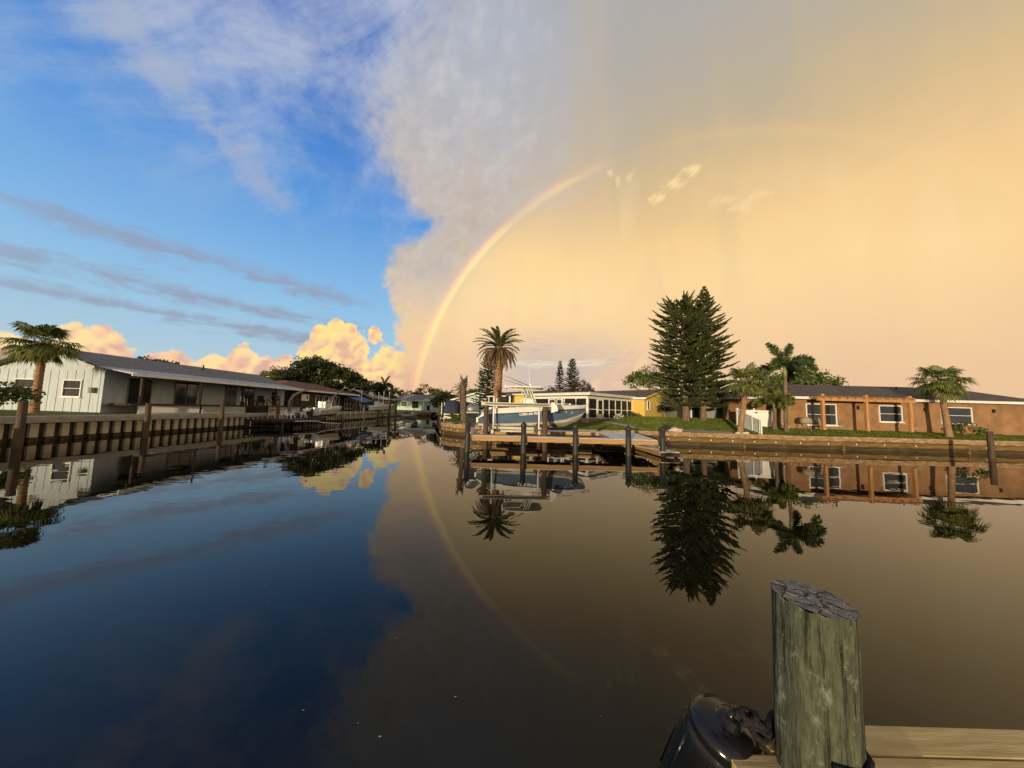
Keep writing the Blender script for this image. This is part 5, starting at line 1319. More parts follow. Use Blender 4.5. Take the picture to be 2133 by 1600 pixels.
def lattice(parent, y0, y1, x, z0, z1):
    mb = MB(); n = int((y1 - y0 + z1 - z0) / .15); h = z1 - z0
    for k in range(n + 1):
        for s in (0, 1):
            y = y0 - h + k * .15; a = (y, z0); b = (y + h, z1)
            if s: a, b = (y + h, z0), (y, z1)
            pa, pb = list(a), list(b)
            def clip(p, q):
                (y_, z_), (Y, Z_) = p, q
                if y_ < y0: f = (y0 - y_) / (Y - y_); return (y0, z_ + (Z_ - z_) * f)
                if y_ > y1: f = (y1 - y_) / (Y - y_); return (y1, z_ + (Z_ - z_) * f)
                return p
            if max(a[0], b[0]) <= y0 or min(a[0], b[0]) >= y1: continue
            a2 = clip(a, b); b2 = clip(b, a); mb.span((x - .012 * s, a2[0], a2[1]), (x - .012 * s, b2[0], b2[1]), .05, .012)
    o = mb.build('lattice', 'whitepvc', parent); o['kind'] = 'stuff'
    MB().box((x, (y0 + y1) / 2, z1 + .04), (.06, y1 - y0, .08)).build('lattice_rail', 'whitepvc', parent); MB().box((x, (y0 + y1) / 2, z0 - .03), (.06, y1 - y0, .06)).build('lattice_rail', 'whitepvc', parent)

def blue_house():
    o = Vector((-30, 33, 1.25)); t = thing('blue_house', 'pale blue bungalow with long grey roof and covered porch above lattice', 'house', o)
    L = lambda x, y, z: Vector((x, y, z)) - o
    MB().prism([L(-38, 23.5, 1.1), L(-30, 23.5, 1.1), L(-30, 23.5, 4.5), L(-33.9, 23.5, 5.75), L(-38, 23.5, 4.4)][::-1], (0, 18.8, 0)).build('wall', 'bluewall', t)
    rf = MB(); rf.prism([L(-30.0, 23.0, 4.58), L(-33.9, 23.0, 5.9), L(-33.9, 42.7, 5.9), L(-30.0, 42.7, 4.58)], (0, 0, .1)); rf.prism([L(-33.9, 23.0, 5.9), L(-38.6, 23.0, 4.4), L(-38.6, 42.7, 4.4), L(-33.9, 42.7, 5.9)], (0, 0, .1)); rf.build('roof', 'greyroof', t)
    pr = MB().prism([L(-27.35, 23.0, 4.12), L(-30.0, 23.0, 4.60), L(-30.0, 42.7, 4.60), L(-27.35, 42.7, 4.12)], (0, 0, .08)).build('porch_roof', 'paleroof', t)
    sm = MB()
    for k in range(33): sm.span(L(-27.35, 23.3 + k * .6, 4.215), L(-30.0, 23.3 + k * .6, 4.695), .04, .03)
    sm.build('standing_seam', 'paleroof', pr)
    MB().box(L(-27.33, 32.85, 4.1), (.06, 19.8, .2)).build('fascia', 'white', t)
    MB().tube([L(-32.8, 33.8, 5.4), L(-32.8, 33.8, 6.15)], .07, 8).build('vent_pipe', 'rock', t)
    MB().box(L(-28.8, 32.9, 1.93), (2.5, 18.8, .14)).build('porch_floor', 'darkwood', t)
    for y in (24.0, 28.6, 33.1, 37.6, 42.1): MB().box(L(-27.75, y, 3.05), (.14, .14, 2.15)).build('post', 'darkwood', t)
    MB().box(L(-27.75, 33, 4.02), (.12, 18.6, .16)).build('porch_beam', 'darkwood', t)
    for y0, y1 in ((23.8, 28.5), (28.7, 33.4), (36.6, 42.0)): lattice(t, y0 - o.y, y1 - o.y, -27.62 - o.x, 1.32 - o.z, 1.84 - o.z)
    # doors and windows on the porch wall
    for y, w in ((25.8, 1.6), (29.5, 2.0), (34.2, 1.3), (36.4, 1.7)):
        d = MB().box((0, 0, 0), (.06, w, 1.95)).build('sliding_door', 'glass', t, False, 0, L(-29.97, y, 2.98)); f = MB()
        for q in (-w / 2, 0, w / 2): f.box((.03, q, 0), (.05, .06, 1.98))
        f.build('door_frame', 'greywood', d)
    house_window(t, L(-29.97, 40.4, 3.25), 1.1, 1.1, math.pi / 2, 'white', True); MB().box(L(-29.8, 40.4, 2.58), (.36, .8, .32)).build('air_conditioner', 'whitepvc', t)
    for x, w in ((-32.2, 1.3), (-35.6, 1.6)): house_window(t, L(x, 23.47, 3.0), w, 1.2, 0, 'white', True)
    MB().box(L(-33.9, 23.46, 5.1), (.7, .06, .45)).build('gable_vent', 'greywood', t); MB().box(L(-30.6, 23.35, 2.9), (.25, .25, .4)).build('meter_box', 'greywood', t)
    for k in range(13): MB().box(L(-37.7 + k * .62, 23.485, 2.75), (.03, .02, 3.2)).build('batten', 'bluewall', t)
    # stairs to the yard
    for k in range(5): MB().box(L(-27.45 + .28 * k, 35.0, 1.86 - k * .14), (.30, 2.2, .05)).build('stair_tread', 'darkwood', t)
    for y in (33.85, 36.15):
        MB().span(L(-27.5, y, 1.75), L(-26.2, y, 1.15), .05, .22).build('stair_stringer', 'darkwood', t); MB().span(L(-27.6, y, 2.75), L(-26.2, y, 2.05), .06, .06).build('handrail', 'darkwood', t)
        for k in range(3): MB().box(L(-27.55 + .65 * k, y, 2.12 - .33 * k), (.07, .07, 1.15)).build('rail_post', 'darkwood', t)
    for y in (37.6,): MB().box(L(-29.0, y, 2.0), (.1, .1, .1)).build('post_base', 'darkwood', t)
blue_house()
gr = thing('gas_grill', 'black gas grill on a stand on the blue house porch', 'grill', (-28.2, 38.4, 2.0)); MB().box((0, 0, .8), (.5, .8, .3)).build('firebox', 'black', gr, False, .04); MB().tube([(0, -.4, .95), (0, .4, .95)], .25, 12).build('lid', 'black', gr, True)
for s in (-.3, .3): MB().box((0, s, .33), (.4, .06, .7)).build('leg', 'black', gr)
MB().box((0, -.6, .88), (.4, .35, .04)).build('side_shelf', 'black', gr)
pc = thing('porch_armchair', 'dark wicker armchair on the porch beside the stairs', 'chair', (-28.9, 37.0, 2.0), .8); MB().box((0, 0, .38), (.6, .6, .2)).build('seat', 'darkwood', pc, False, .03); MB().box((0, .3, .75), (.6, .1, .8)).build('backrest', 'darkwood', pc, False, .03)
for s in (-.3, .3): MB().box((s, 0, .5), (.09, .6, .45)).build('armrest', 'darkwood', pc)
for x in (-.26, .26):
    for y in (-.26, .26): MB().box((x, y, .14), (.06, .06, .29)).build('leg', 'darkwood', pc)
pt = thing('plant_pot', 'large terracotta pot on the bulkhead beside the plastic chairs', 'pot', (-24.95, 33.6, 1.3)); MB().lathe([(.17, 0), (.27, .40), (.30, .42), (.30, .5), (.26, .5), (.25, .45)], 16).build('pot', 'terra', pt, True)
link('foliage', crown_mesh('foliage', [(0, 0, .55, .22, .22, .16)], 6, 14, .1, 'deadfrond', 3, (.06, .12)), pt)

def low_dock():
    o = Vector((-22.9, 33, 0)); t = thing('dock', 'low dark weathered dock with plastic chairs against the bulkhead', 'dock', o); rnd = random.Random(8); Z = .76
    y = 29.9; me = MB().box((0, 0, 0), (3.7, .18, .035)).mesh('plank', 'darkwood')
    while y < 36.4: link('plank', me, t, 0, (rnd.uniform(-.03, .03), y - 33, Z - .018 + rnd.uniform(-.004, .004)), rnd.uniform(-.006, .006)); y += .192
    for q, d in (((0, -3.2, Z - .14), (3.75, .06, .16)), ((1.85, 0, Z - .14), (.06, 6.6, .16)), ((0, -3.16, .16), (3.7, .08, .1))): MB().box(q, d).build('edge_board', 'darkwood', t)
    for x in (-1.6, 1.75):
        for y in (-3.1, 0, 3.2): MB().tube([(x, y, -1), (x, y, Z - .05)], .11, 8).build('support', 'pile', t)
    MB().tube([(-1.1, -3.28, .1), (-1.1, -3.28, .6)], .03, 6).build('ladder_pole', 'whitepvc', t)
low_dock()
pile('piling', 'tall dark weathered piling rising at the corner of the low dock', -22.4, 30.9, 2.55, .15, 'pilebrown', False)
lo = thing('pipe_rail', 'bent white pipe rail lying over the water in front of the low dock', 'pipe', (-20.8, 31.2, 0)); MB().tube([(-.8, -.3, .55), (.4, .6, .62), (1.1, 1.6, .60), (1.55, 2.2, .36)], .045, 6).build('pipe', 'whitepvc', lo, True); MB().tube([(1.3, 2.0, .45), (2.1, 4.3, .25)], .04, 6).build('pipe', 'whitepvc', lo, True)
for x, y in ((-.6, -.1), (.9, 1.3)): MB().tube([(x, y, -.6), (x, y, .56)], .05, 6).build('stake', 'darkwood', lo)
pile('piling', 'short leaning white topped stake at the end of the pipe rail', -18.85, 36.0, .95, .07, 'pilebrown', False, lean=.12)
om = thing('outboard_motor', 'white outboard motor clamped on a stand at the edge of the low dock', 'outboard motor', (-22.5, 35.6, .76)); outboard(om, 0, .75, 'gel', .55, 'cowl'); MB().box((.22, 0, .3), (.1, .5, .62)).build('stand', 'darkwood', om)
for k, (x, y) in enumerate(((-23.2, 35.6), (-22.95, 35.9))):
    b = thing('fender', ('white fender on the low dock nearer the plastic chairs', 'white fender on the low dock nearer the white outboard motor')[k], 'fender', (x, y, .77), 0, 'white fenders on the low dock'); MB().lathe([(.03, 0), (.1, .05), (.1, .55), (.03, .62), (.03, .68)], 10).build('body', 'whitepvc', b, True)

def davit(name, label, pts, r, base):
    t = thing(name, label, 'davit', base); o = Vector(base); MB().tube([Vector(p) - o for p in pts], r, 8).build('arm', 'greywood', t, True); MB().box((0, 0, -.0), (.4, .4, .12)).build('base_plate', 'greywood', t)
    MB().tube([Vector(pts[0]) - o + Vector((.0, .35, 0)), Vector(pts[2]) - o], .05, 6).build('brace', 'greywood', t); return t
davit('davit', 'curved grey davit arm at the corner of the blue house', [(-25.2, 36.4, 1.3), (-25.2, 36.4, 2.6), (-25.1, 36.9, 3.3), (-24.9, 37.9, 3.8), (-24.7, 39.2, 4.1)], [.14, .13, .13, .12, .1], (-25.2, 36.4, 1.3))
davit('davit', 'straight tilted grey davit arm beside the blue bimini', [(-25.1, 43.0, 1.3), (-25.0, 43.2, 2.6), (-24.7, 43.9, 3.2), (-24.3, 45.0, 4.0), (-24.1, 46.0, 4.75)], [.12, .11, .11, .1, .09], (-25.1, 43.0, 1.3))

BL = plain_boat('bay_boat', 'small cream boat with blue bimini hung beside the bulkhead', (-22.7, 36.6, 0), R(91), 6.3, 2.2, .95, 1.75, 2.15, ('cream', 'cream', 'gel'), tz=1.55)
for y in (37.6, 41.2):
    b = thing('lift_sling', ('beam under the stern of the small cream boat' if y < 40 else 'beam under the bow of the small cream boat'), 'beam', (-23.2, y, .9), 0, 'beams under the cream boat'); MB().box((0, 0, 0), (3.2, .12, .14)).build('beam', 'alu', b); MB().tube([(1.5, 0, -1.8), (1.5, 0, .1)], .1, 8).build('post', 'pile', b)
for k, (y, z0, z1) in enumerate(((45.2, .35, 1.25), (45.7, .2, 1.3), (47.4, .35, 1.3), (49.0, .35, 1.25), (50.6, .35, 1.3))):
    tag(MB().tube([(0, 0, z0), (0, 0, z1)], .05, 6).build('pipe', 'whitepvc', None, True, 0, (-24.5, y, 0)), ('white pipe on the bulkhead nearest the bow of the cream boat', 'longest white pipe on the bulkhead, second from the cream boat', 'white pipe on the bulkhead third from the cream boat', 'white pipe on the bulkhead fourth from the cream boat', 'white pipe on the bulkhead nearest the hanging ladder')[k], 'pipe', 'white pipes on the bulkhead')
ld = thing('ladder', 'white ladder hanging on the bulkhead with a bent foot', 'ladder', (-24.45, 53.2, 0))
for s in (-.2, .2): MB().tube([(0, s, 1.9), (0, s, .3), (.1, s + .25, 0.0), (0, s + .1, -.3)], .03, 6).build('rail', 'whitepvc', ld)
for k in range(5): MB().tube([(0, -.2, .45 + .28 * k), (0, .2, .45 + .28 * k)], .02, 6).build('rung', 'whitepvc', ld)

def brown_house():
    o = Vector((-29.8, 52, 1.25)); t = thing('brown_house', 'low house with red brown hip roof, dark boards and white framed windows', 'house', o); L = lambda x, y, z: Vector((x, y, z)) - o
    MB().box(L(-35, 52.3, 2.65), (10.4, 16.4, 3.1)).build('wall', 'brownwall', t)
    E_ = [L(-28.9, 43.6, 4.2), L(-28.9, 61.0, 4.2), L(-41, 61.0, 4.2), L(-41, 43.6, 4.2)]; A, B = L(-34.6, 48.6, 5.75), L(-34.6, 56, 5.75); rf = MB()
    for p in ([E_[0], E_[1], B, A], [E_[1], E_[2], B], [E_[2], E_[3], A, B], [E_[3], E_[0], A]): rf.prism(p, (0, 0, .1))
    rf.build('roof', 'redroof', t)
    for i in range(4): MB().span(E_[i], E_[(i + 1) % 4], .08, .24).build('fascia', 'white', t)
    for y, w, h, z in ((49.6, 1.6, 1.5, 2.9), (52.0, 2.0, 1.5, 2.9), (54.6, 1.5, 1.5, 2.9)): house_window(t, L(-29.78, y, z), w, h, math.pi / 2, 'white', False)
    for y in (57.6, 58.7, 59.8):
        d = MB().box((0, 0, 0), (.06, .85, 2.0)).build('french_door', 'glass', t, False, 0, L(-29.77, y, 2.55)); f = MB()
        for q in (-.43, .43): f.box((.03, q, 0), (.05, .12, 2.05))
        for z in (-.98, 0, .98): f.box((.03, 0, z), (.05, .85, .12))
        f.build('door_frame', 'white', d)
    sg = MB().box((0, 0, 0), (.05, 1.7, .95)).build('wall_sign', 'whitepvc', t, False, 0, L(-29.74, 46.2, 3.25))
    MB().tube([(.04, .35, .28), (.05, .45, .12), (.05, .34, -.02), (.05, .42, -.18), (.05, .33, -.28)], [.05, .09, .11, .07, .03], 6).build('sign_emblem', 'black', sg)
brown_house()
aw = thing('tarp_awning', 'sagging blue tarp awning beside the brown house', 'awning', (-28.3, 58.5, 1.25)); rows = []
for i in range(7):
    r = []
    for k in range(6): r.append((-1.2 + 2.7 * k / 5, -3.2 + 6.6 * i / 6, 2.85 - .16 * k - .12 * math.sin(3.14 * i / 6) * (1 + .4 * k) + .05 * math.sin(i * 2.1 + k)))
    rows.append(r)
a_ = MB().loft(rows).build('tarp', 'tarp', aw, True); a_.modifiers.new('thick', 'SOLIDIFY').thickness = .02
for x, y in ((1.45, -3.1), (1.45, 3.3)): MB().tube([(x, y, -.05), (x, y, 2.1)], .04, 6).build('pole', 'greywood', aw)

def shake_house():
    t = thing('shake_house', 'small brown shingled house with pale grey gable roof beyond the blue tarp', 'house', (-33.0, 68.5, 1.25))
    MB().prism([(-3, 0, -.2), (3, 0, -.2), (3, 0, 2.7), (-.6, 0, 4.2), (-3, 0, 3.1)], (0, 9, 0)).build('wall', 'shake', t); r = MB(); r.prism([(-.6, -.4, 4.25), (3.6, -.4, 2.55), (3.6, 9.4, 2.55), (-.6, 9.4, 4.25)], (0, 0, .1)); r.prism([(-3.4, -.4, 2.95), (-.6, -.4, 4.25), (-.6, 9.4, 4.25), (-3.4, 9.4, 2.95)], (0, 0, .1)); r.build('roof', 'paleroof', t)
    rg = MB(); rg.tube([(.35 * math.cos(k * .524) - .6, -.06, 3.5 + .35 * math.sin(k * .524)) for k in range(13)], .06, 6); rg.build('ring_ornament', 'whitepvc', t, True); house_window(t, (1.2, -.03, 1.6), 1.2, 1.0)
    MB().tube([(3.4, -.2, 2.6), (3.45, -.25, 0)], .05, 6).build('downspout', 'whitepvc', t)
shake_house()

# second boat on its lift further up the canal
plain_boat('cuddy_boat', 'white boat with T-top on a lift beside tall white guide poles', (-26.0, 58.2, 0), R(74), 7.2, 2.4, 1.35, 2.2, 2.7, ('cream', 'gel', 'gel'), topm='gel', tz=1.75)
for x, y, lb in ((-27.0, 57.6, 'white guide pole at the near left of the T-top boat'), (-26.4, 63.6, 'white guide pole at the far left of the T-top boat'), (-23.4, 58.6, 'white guide pole at the near right of the T-top boat'), (-22.9, 60.0, 'white guide pole at the far right of the T-top boat')):
    p = thing('guide_pole', lb, 'pole', (x, y, 0)); MB().tube([(0, 0, 1.0), (0, 0, 5.0)], .06, 8).build('pipe', 'whitepvc', p, True); MB().tube([(0, 0, -1), (0, 0, 1.05)], .12, 8).build('socket', 'pile', p)
for x, y, z, lb in ((-22.15, 58.5, 3.55, 'tall brown lift piling left of its pair before the seafoam house'), (-20.9, 58.2, 3.5, 'tall brown lift piling right of its pair before the seafoam house'), (-27.2, 60.0, 2.3, 'dark piling below the stern of the T-top boat'), (-25.2, 60.5, 2.3, 'dark piling under the outboard of the T-top boat')):
    pile('piling', lb, x, y, z, .17, 'pilebrown', False)
lb_ = thing('lift_gantry', 'long pale lift beam with diagonal braces on two tall pilings', 'boat lift', (-21.5, 60, 3.4)); MB().span((-.7, -1.4, .18), (2.9, 8, .12), .14, .22).build('beam', 'alu', lb_); MB().span((.6, -1.7, .15), (3.6, 8, .12), .14, .22).build('beam', 'alu', lb_); MB().span((-.5, -1.2, -.35), (.6, 2.2, .1), .1, .1).build('brace', 'pilebrown', lb_); MB().span((.7, -1.4, -.35), (1.8, 2.2, .1), .1, .1).build('brace', 'pilebrown', lb_)

jk = thing('jet_ski', 'white and black jet ski on a float beyond the tall lift pilings', 'jet ski', (-22.4, 66.2, .15), R(38)); st = stations(3.2, 1.2, .15, .62, .78); hull(jk, st, ('black', 'gel', 'gel', 'letterdark'), 'black')
MB().prism([(.3, -.22, .6), (1.7, -.2, .62), (1.7, -.2, .88), (.4, -.22, .82)], (0, .44, 0)).build('seat', 'black', jk, False, .05); MB().prism([(1.7, -.3, .62), (2.6, -.2, .7), (2.2, -.2, 1.0), (1.75, -.3, 1.05)], (0, .5, 0)).build('cowling', 'gel', jk, False, .06); MB().tube([(1.85, -.35, 1.12), (1.95, 0, 1.1), (1.85, .35, 1.12)], .025, 6).build('handlebar', 'black', jk)
MB().box((1.5, 0, .05), (3.4, 1.5, .22)).build('float', 'greywood', jk, False, .04)

bx = thing('dock_box', 'white dock box on the bulkhead behind the cream boat', 'box', (-25.4, 41.0, 1.3)); MB().box((0, 0, .28), (.6, 1.3, .5)).build('body', 'whitepvc', bx, False, .03); MB().box((0, 0, .56), (.66, 1.36, .08)).build('lid', 'whitepvc', bx, False, .03)
bk = thing('bucket', 'white bucket beside the dock box behind the cream boat', 'bucket', (-25.2, 42.2, 1.3)); MB().lathe([(.12, 0), (.15, .36), (.16, .36), (.13, .34)], 12).build('body', 'whitepvc', bk, True); MB().tube([(.15 * math.cos(k * .524), 0, .35 + .16 * math.sin(k * .524)) for k in range(7)], .008, 5).build('handle', 'steel', bk)

# =================================================================== head of the canal
def seafoam_house():
    o = Vector((-27.5, 97, 1.4)); t = thing('seafoam_house', 'seafoam green house with grey roof and cream gable at the canal head', 'house', o)
    MB().box((0, 4, 1.35), (15, 8, 2.9)).build('wall', 'seafoam', t)
    rf = MB(); rf.prism([(-8.2, -.8, 2.85), (8.2, -.8, 2.85), (6.6, 4, 4.75), (-6.6, 4, 4.75)], (0, 0, .12)); rf.prism([(8.2, -.8, 2.85), (8.2, 9, 2.85), (6.6, 4, 4.75)], (0, 0, .12)); rf.prism([(-8.2, 9, 2.85), (-8.2, -.8, 2.85), (-6.6, 4, 4.75)], (0, 0, .12)); rf.prism([(8.2, 9, 2.85), (-8.2, 9, 2.85), (-6.6, 4, 4.75), (6.6, 4, 4.75)], (0, 0, .12)); rf.build('roof', 'greyroof', t)
    MB().box((0, -.8, 2.85), (16.4, .12, .28)).build('fascia', 'white', t)
    # gable over the porch
    MB().prism([(1.2, -1.6, 2.75), (7.0, -1.6, 2.75), (4.1, -1.6, 4.0)], (0, 3, 0)).build('gable', 'white', t); g = MB(); g.span((.9, -1.66, 2.72), (4.1, -1.66, 4.1), .1, .26); g.span((4.1, -1.66, 4.1), (7.3, -1.66, 2.72), .1, .26); g.build('barge_board', 'white', t)
    for x in (1.3, 6.9): MB().box((x, -1.6, 1.35), (.22, .22, 2.9)).build('post', 'white', t)
    house_window(t, (-1.6, -.03, 1.6), 2.0, 2.2, 0, 'white', True); house_window(t, (-5.0, -.03, 1.7), 1.6, 1.4, 0); MB().box((2.4, -.03, .75), (.9, .06, 1.5)).build('door', 'glass', t); house_window(t, (4.6, -.03, 1.5), 1.6, 1.3, 0)
    MB().box((5.9, -1.0, .7), (1.4, .5, 1.0)).build('planter', 'brownwall', t)
seafoam_house()
dk = thing('cap_deck', 'wide cream concrete apron before the seafoam house', 'deck', (-23.3, 85, 1.0)); MB().box((0, 0, .06), (8.6, 3.4, .12)).build('slab', 'shell', dk); MB().tube([(4.0, -1.8, -1.2), (4.0, -1.8, 1.2)], .1, 8).build('end_post', 'whitepvc', dk)
dp = thing('drain_pipe', 'big black drain pipe mouth in the wall of the canal head', 'pipe', (-19.6, 81.9, .35)); p_ = MB(); p_.lathe([(.72, -.4), (.72, .35), (.62, .35), (.62, -.3), (0, -.3)], 18); q_ = p_.build('pipe', 'black', dp, True); q_.rotation_euler = (math.pi / 2, 0, 0)

# right bank beyond the rounded corner: posts, covered boat, pale house
for i, (x, y, z, lb) in enumerate(((-13.2, 58, 3.0, 'grey mooring post furthest up the right bank'), (-11.2, 50.0, 2.9, 'brown mooring post with white sleeve on the right bank'), (-10.2, 46.5, 2.6, 'short brown mooring post before the covered boat'), (-12.2, 54, 2.4, 'brown mooring post between two taller posts on the right bank'))):
    pile('mooring_post', lb, x, y, z, .13, 'pilebrown', False, cat='post')
for x, y, lb in ((-8.75, 42.0, 'white guide pole left of the navy covered boat'), (-6.75, 42.6, 'white guide pole right of the navy covered boat'), (-9.75, 45.0, 'white guide pole standing apart left of the navy cover')):
    tag(MB().tube([(0, 0, -.5), (0, 0, 3.0)], .06, 8).build('guide_pole', 'whitepvc', None, True, 0, (x, y, 0)), lb, 'pole')
cb = thing('covered_boat', 'boat wrapped in a tall navy cover on the right bank', 'boat', (-7.75, 41.6, 0), R(95)); st = stations(5.5, 2.0, .95, 1.6, 1.9); hull(cb, st, ('cream', 'gel', 'gel', 'letterdark'))
rows = []
for x, w, h in ((-.2, .7, 1.9), (.1, 1.0, 3.0), (.9, 1.02, 3.25), (1.9, 1.0, 3.2), (2.6, .95, 2.6), (4.6, .6, 2.1), (5.4, .1, 2.0)):
    rows.append([(x, -w * 1.05, 1.55), (x, -w, h * .82), (x, -w * .8, h), (x, 0, h + .08), (x, w * .8, h), (x, w, h * .82), (x, w * 1.05, 1.55)])
MB().loft(rows).build('cover', 'navy', cb, True)
cvr = MB(); cvr.add(rows[0], [tuple(range(7))]); cvr.build('cover_end', 'navy', cb)
for y in (1.0, 4.0): MB().tube([(y, 1.3, -1), (y, 1.3, 1.4)], .12, 8).build('support', 'pile', cb); MB().box((y, .3, .9), (.14, 2.4, .14)).build('bunk', 'alu', cb)
def pale_house():
    t = thing('pale_house', 'pale house with white gable trim between dead palm and pine', 'house', (-6.2, 55, 1.4))
    MB().prism([(-3.5, 0, -.2), (4, 0, -.2), (4, 0, 2.6), (.5, 0, 3.5), (-3.5, 0, 2.3)], (0, 8, 0)).build('wall', 'bluewall', t); r = MB(); r.prism([(-4.2, -.6, 2.15), (.5, -.6, 3.6), (.5, 8.4, 3.6), (-4.2, 8.4, 2.15)], (0, 0, .1)); r.prism([(.5, -.6, 3.6), (4.6, -.6, 2.5), (4.6, 8.4, 2.5), (.5, 8.4, 3.6)], (0, 0, .1)); r.build('roof', 'greyroof', t)
    b = MB(); b.span((-4.2, -.65, 2.2), (.5, -.65, 3.65), .06, .26); b.span((.5, -.65, 3.65), (4.6, -.65, 2.55), .06, .26); b.build('barge_board', 'white', t); MB().box((.5, -.7, 1.7), (.3, .2, 3.6)).build('chimney_post', 'white', t); MB().box((0, -.66, 2.0), (6.5, .1, .3)).build('beam', 'white', t); house_window(t, (-1.6, -.03, 1.2), 1.2, 1.0)
pale_house()

# ------------------------------------------------------------------- trees round the canal
def at(px, Y): return (px - 1066.5) / 666.5 * Y
broad_tree('live_oak', 'huge dark spreading live oak behind the brown house', (-38.5, 63, 1.3), [(0, 0, 7.4, 4.6, 4, 3.0), (-5.0, -1, 5.8, 3.2, 3, 2.4), (4.6, 0, 6.0, 3.4, 3, 2.5), (7.6, 1, 5.0, 2.4, 2.4, 2.0), (-1.5, -2, 5.0, 5, 3, 2.2), (-7.6, -1, 4.6, 1.8, 1.8, 1.5), (2.5, -2, 3.9, 4.6, 3, 2.2)], 'oak', 81, .55, 520, 52, .32, (.55, 1.15))
broad_tree('canal_tree', 'dark rounded tree at the right foot of the huge oak', (-29.9, 70, 1.3), [(0, 0, 4.4, 2.6, 2.2, 2.0), (1.8, 0, 3.6, 1.8, 1.6, 1.4)], 'oak', 82, .25, 80, 40, .28)
sabal('cabbage_palm', 'yellow green fan palm in front of the huge live oak', (-41.2, 54, 1.3), 4.6, 83, 'sabal', 30, 1.6, .2, (.2, 0))
FT = [(742, 88, 7.4, 4.6, 'green', 'bright green rounded tree beyond the shingled house'), (776, 92, 6.6, 4.0, 'green', 'green tree right behind the T-top boat mast'), (826, 105, 7.0, 4.4, 'greenolive', 'olive tree above the left end of the seafoam roof'), (858, 118, 7.4, 4.6, 'green', 'green tree above the middle of the seafoam roof'), (888, 118, 9.4, 5.0, 'redleaf', 'brown tinged taller tree above the seafoam roof'), (914, 116, 7.8, 4.4, 'green', 'bright tree above the right end of the seafoam roof'), (930, 62, 4.2, 2.2, 'oak', 'dark leafy tree standing left of the shaggy palm'), (986, 72, 5.6, 2.8, 'green', 'green tree right of the dead palm trunk'), (1003, 90, 6.4, 3.2, 'green', 'small green tree peeping beside the pine and date palm')]
for i, (px, Y, h, w, mm, lb) in enumerate(FT):
    z = 1.3; broad_tree('canal_tree', lb, (at(px, Y), Y, z), [(0, 0, h * .66, w * .75, w * .6, h * .34), (-w * .6, 0, h * .5, w * .55, w * .5, h * .26), (w * .6, 0, h * .52, w * .5, w * .5, h * .26), (0, -w * .3, h * .35, w * .9, w * .5, h * .25)], mm, 90 + i, .2, 110, 34, .36, (.5, 1.0), 'trees round the canal head')
foxtail('queen_palm', 'feathery palm rising over the trees behind the T-top boat', (at(800, 86), 86, 1.3), 5.6, 101, 13, 3.2, 'greenolive')
def shaggy_palm():
    rnd = random.Random(102); t = thing('shaggy_palm', 'palm with brown skirt of dead leaves left of the dead palm trunk', 'palm tree', (-7.4, 46, 1.3)); mb = MB(); ringed_trunk(mb, [(0, 0, -.2), (.05, 0, 1.5), (.1, 0, 3.6)], [.2, .17, .16], 14, .01, 9, rnd); mb.build('trunk', 'bark', t, True)
    lv, dd = MB(), MB(); c = Vector((.1, 0, 3.7))
    for i in range(22): pinnate(lv, c, frond_pts(1.5, i * 2.399, 1.3 - 1.4 * i / 22, 1.1), 18, .3, rnd, .5, .03, ribr=.025)
    for i in range(22): pinnate(dd, c, frond_pts(1.7, i * 2.399 + .5, -.5 - .6 * i / 22, .9), 14, .22, rnd, -.6, .03, ribr=.025)
    lv.build('crown', 'sabal', t); dd.build('dead_skirt', 'deadfrond', t)
shaggy_palm()
shrub('shrub', 'leafy shrub at the foot of the trees beside the blue tarp', (-27.4, 63.0, 1.3), 1.4, 1.8, 'green', 103, 30, 34, .22); shrub('shrub', 'green shrub right of the seafoam house porch', (-18.4, 90, 1.3), 1.8, 2.8, 'greenolive', 104, 34, 34, .28)
shrub('shrub', 'dark hedge plant beside the shaggy palm', (-9.6, 48.5, 1.3), 1.5, 2.2, 'oak', 105, 30, 34, .22); shrub('shrub', 'leafy shrub behind the covered boat', (-6.6, 47.5, 1.3), 1.6, 2.0, 'green', 106, 30, 34, .22)

# ------------------------------------------------------------------- the banks beyond the two sides of the view
broad_tree('yard_tree', 'spreading green yard tree behind the roof of the blue house', (-50, 44, 1.3), [(0, 0, 4.9, 3.6, 3, 2.2), (-3.4, 0, 4.2, 2.6, 2.4, 1.8), (3.4, 0, 4.0, 2.6, 2.4, 1.6)], 'oak', 111, .35, 150, 44, .28)
sabal('cabbage_palm', 'fan palm in the yard beyond the near end of the blue house', (-30.5, 20.6, 1.25), 4.4, 112, 'sabal', 40, 1.2, .19, (-.3, .2))
shrub('hedge_shrub', 'tall clipped hedge shrub beyond the near end of the blue house', (-29.0, 18.0, 1.25), 1.4, 1.9, 'green', 113, 40, 40, .16); shrub('hedge_shrub', 'second clipped hedge shrub beside the bulkhead', (-28.0, 15.6, 1.25), 1.5, 2.0, 'oak', 114, 40, 40, .16)
for i, y in enumerate((14.5, 19.5, 24.5)): pile('piling', ('brown mooring piling off the bulkhead beside the hedge', 'brown mooring piling off the bulkhead before the yard palm', 'brown mooring piling off the bulkhead at the near end of the blue house')[i], -22.0, y, 2.1, .14, 'pilebrown', False)
broad_tree('yard_tree', 'round green tree behind the ridge of the orange house', (37, 41, 1.9), [(0, 0, 4.9, 3.0, 2.6, 2.0), (-2.6, 0, 4.3, 2.2, 2, 1.6), (2.8, 0, 4.4, 2.4, 2, 1.6)], 'green', 115, .3, 130, 42, .24)
sabal('cabbage_palm', 'fan palm on the lawn beyond the last pergola post', (33.6, 24.7, gz(33.6, 24.7)), 4.2, 116, 'sabal', 42, 1.1, .19, (-.2, .1))
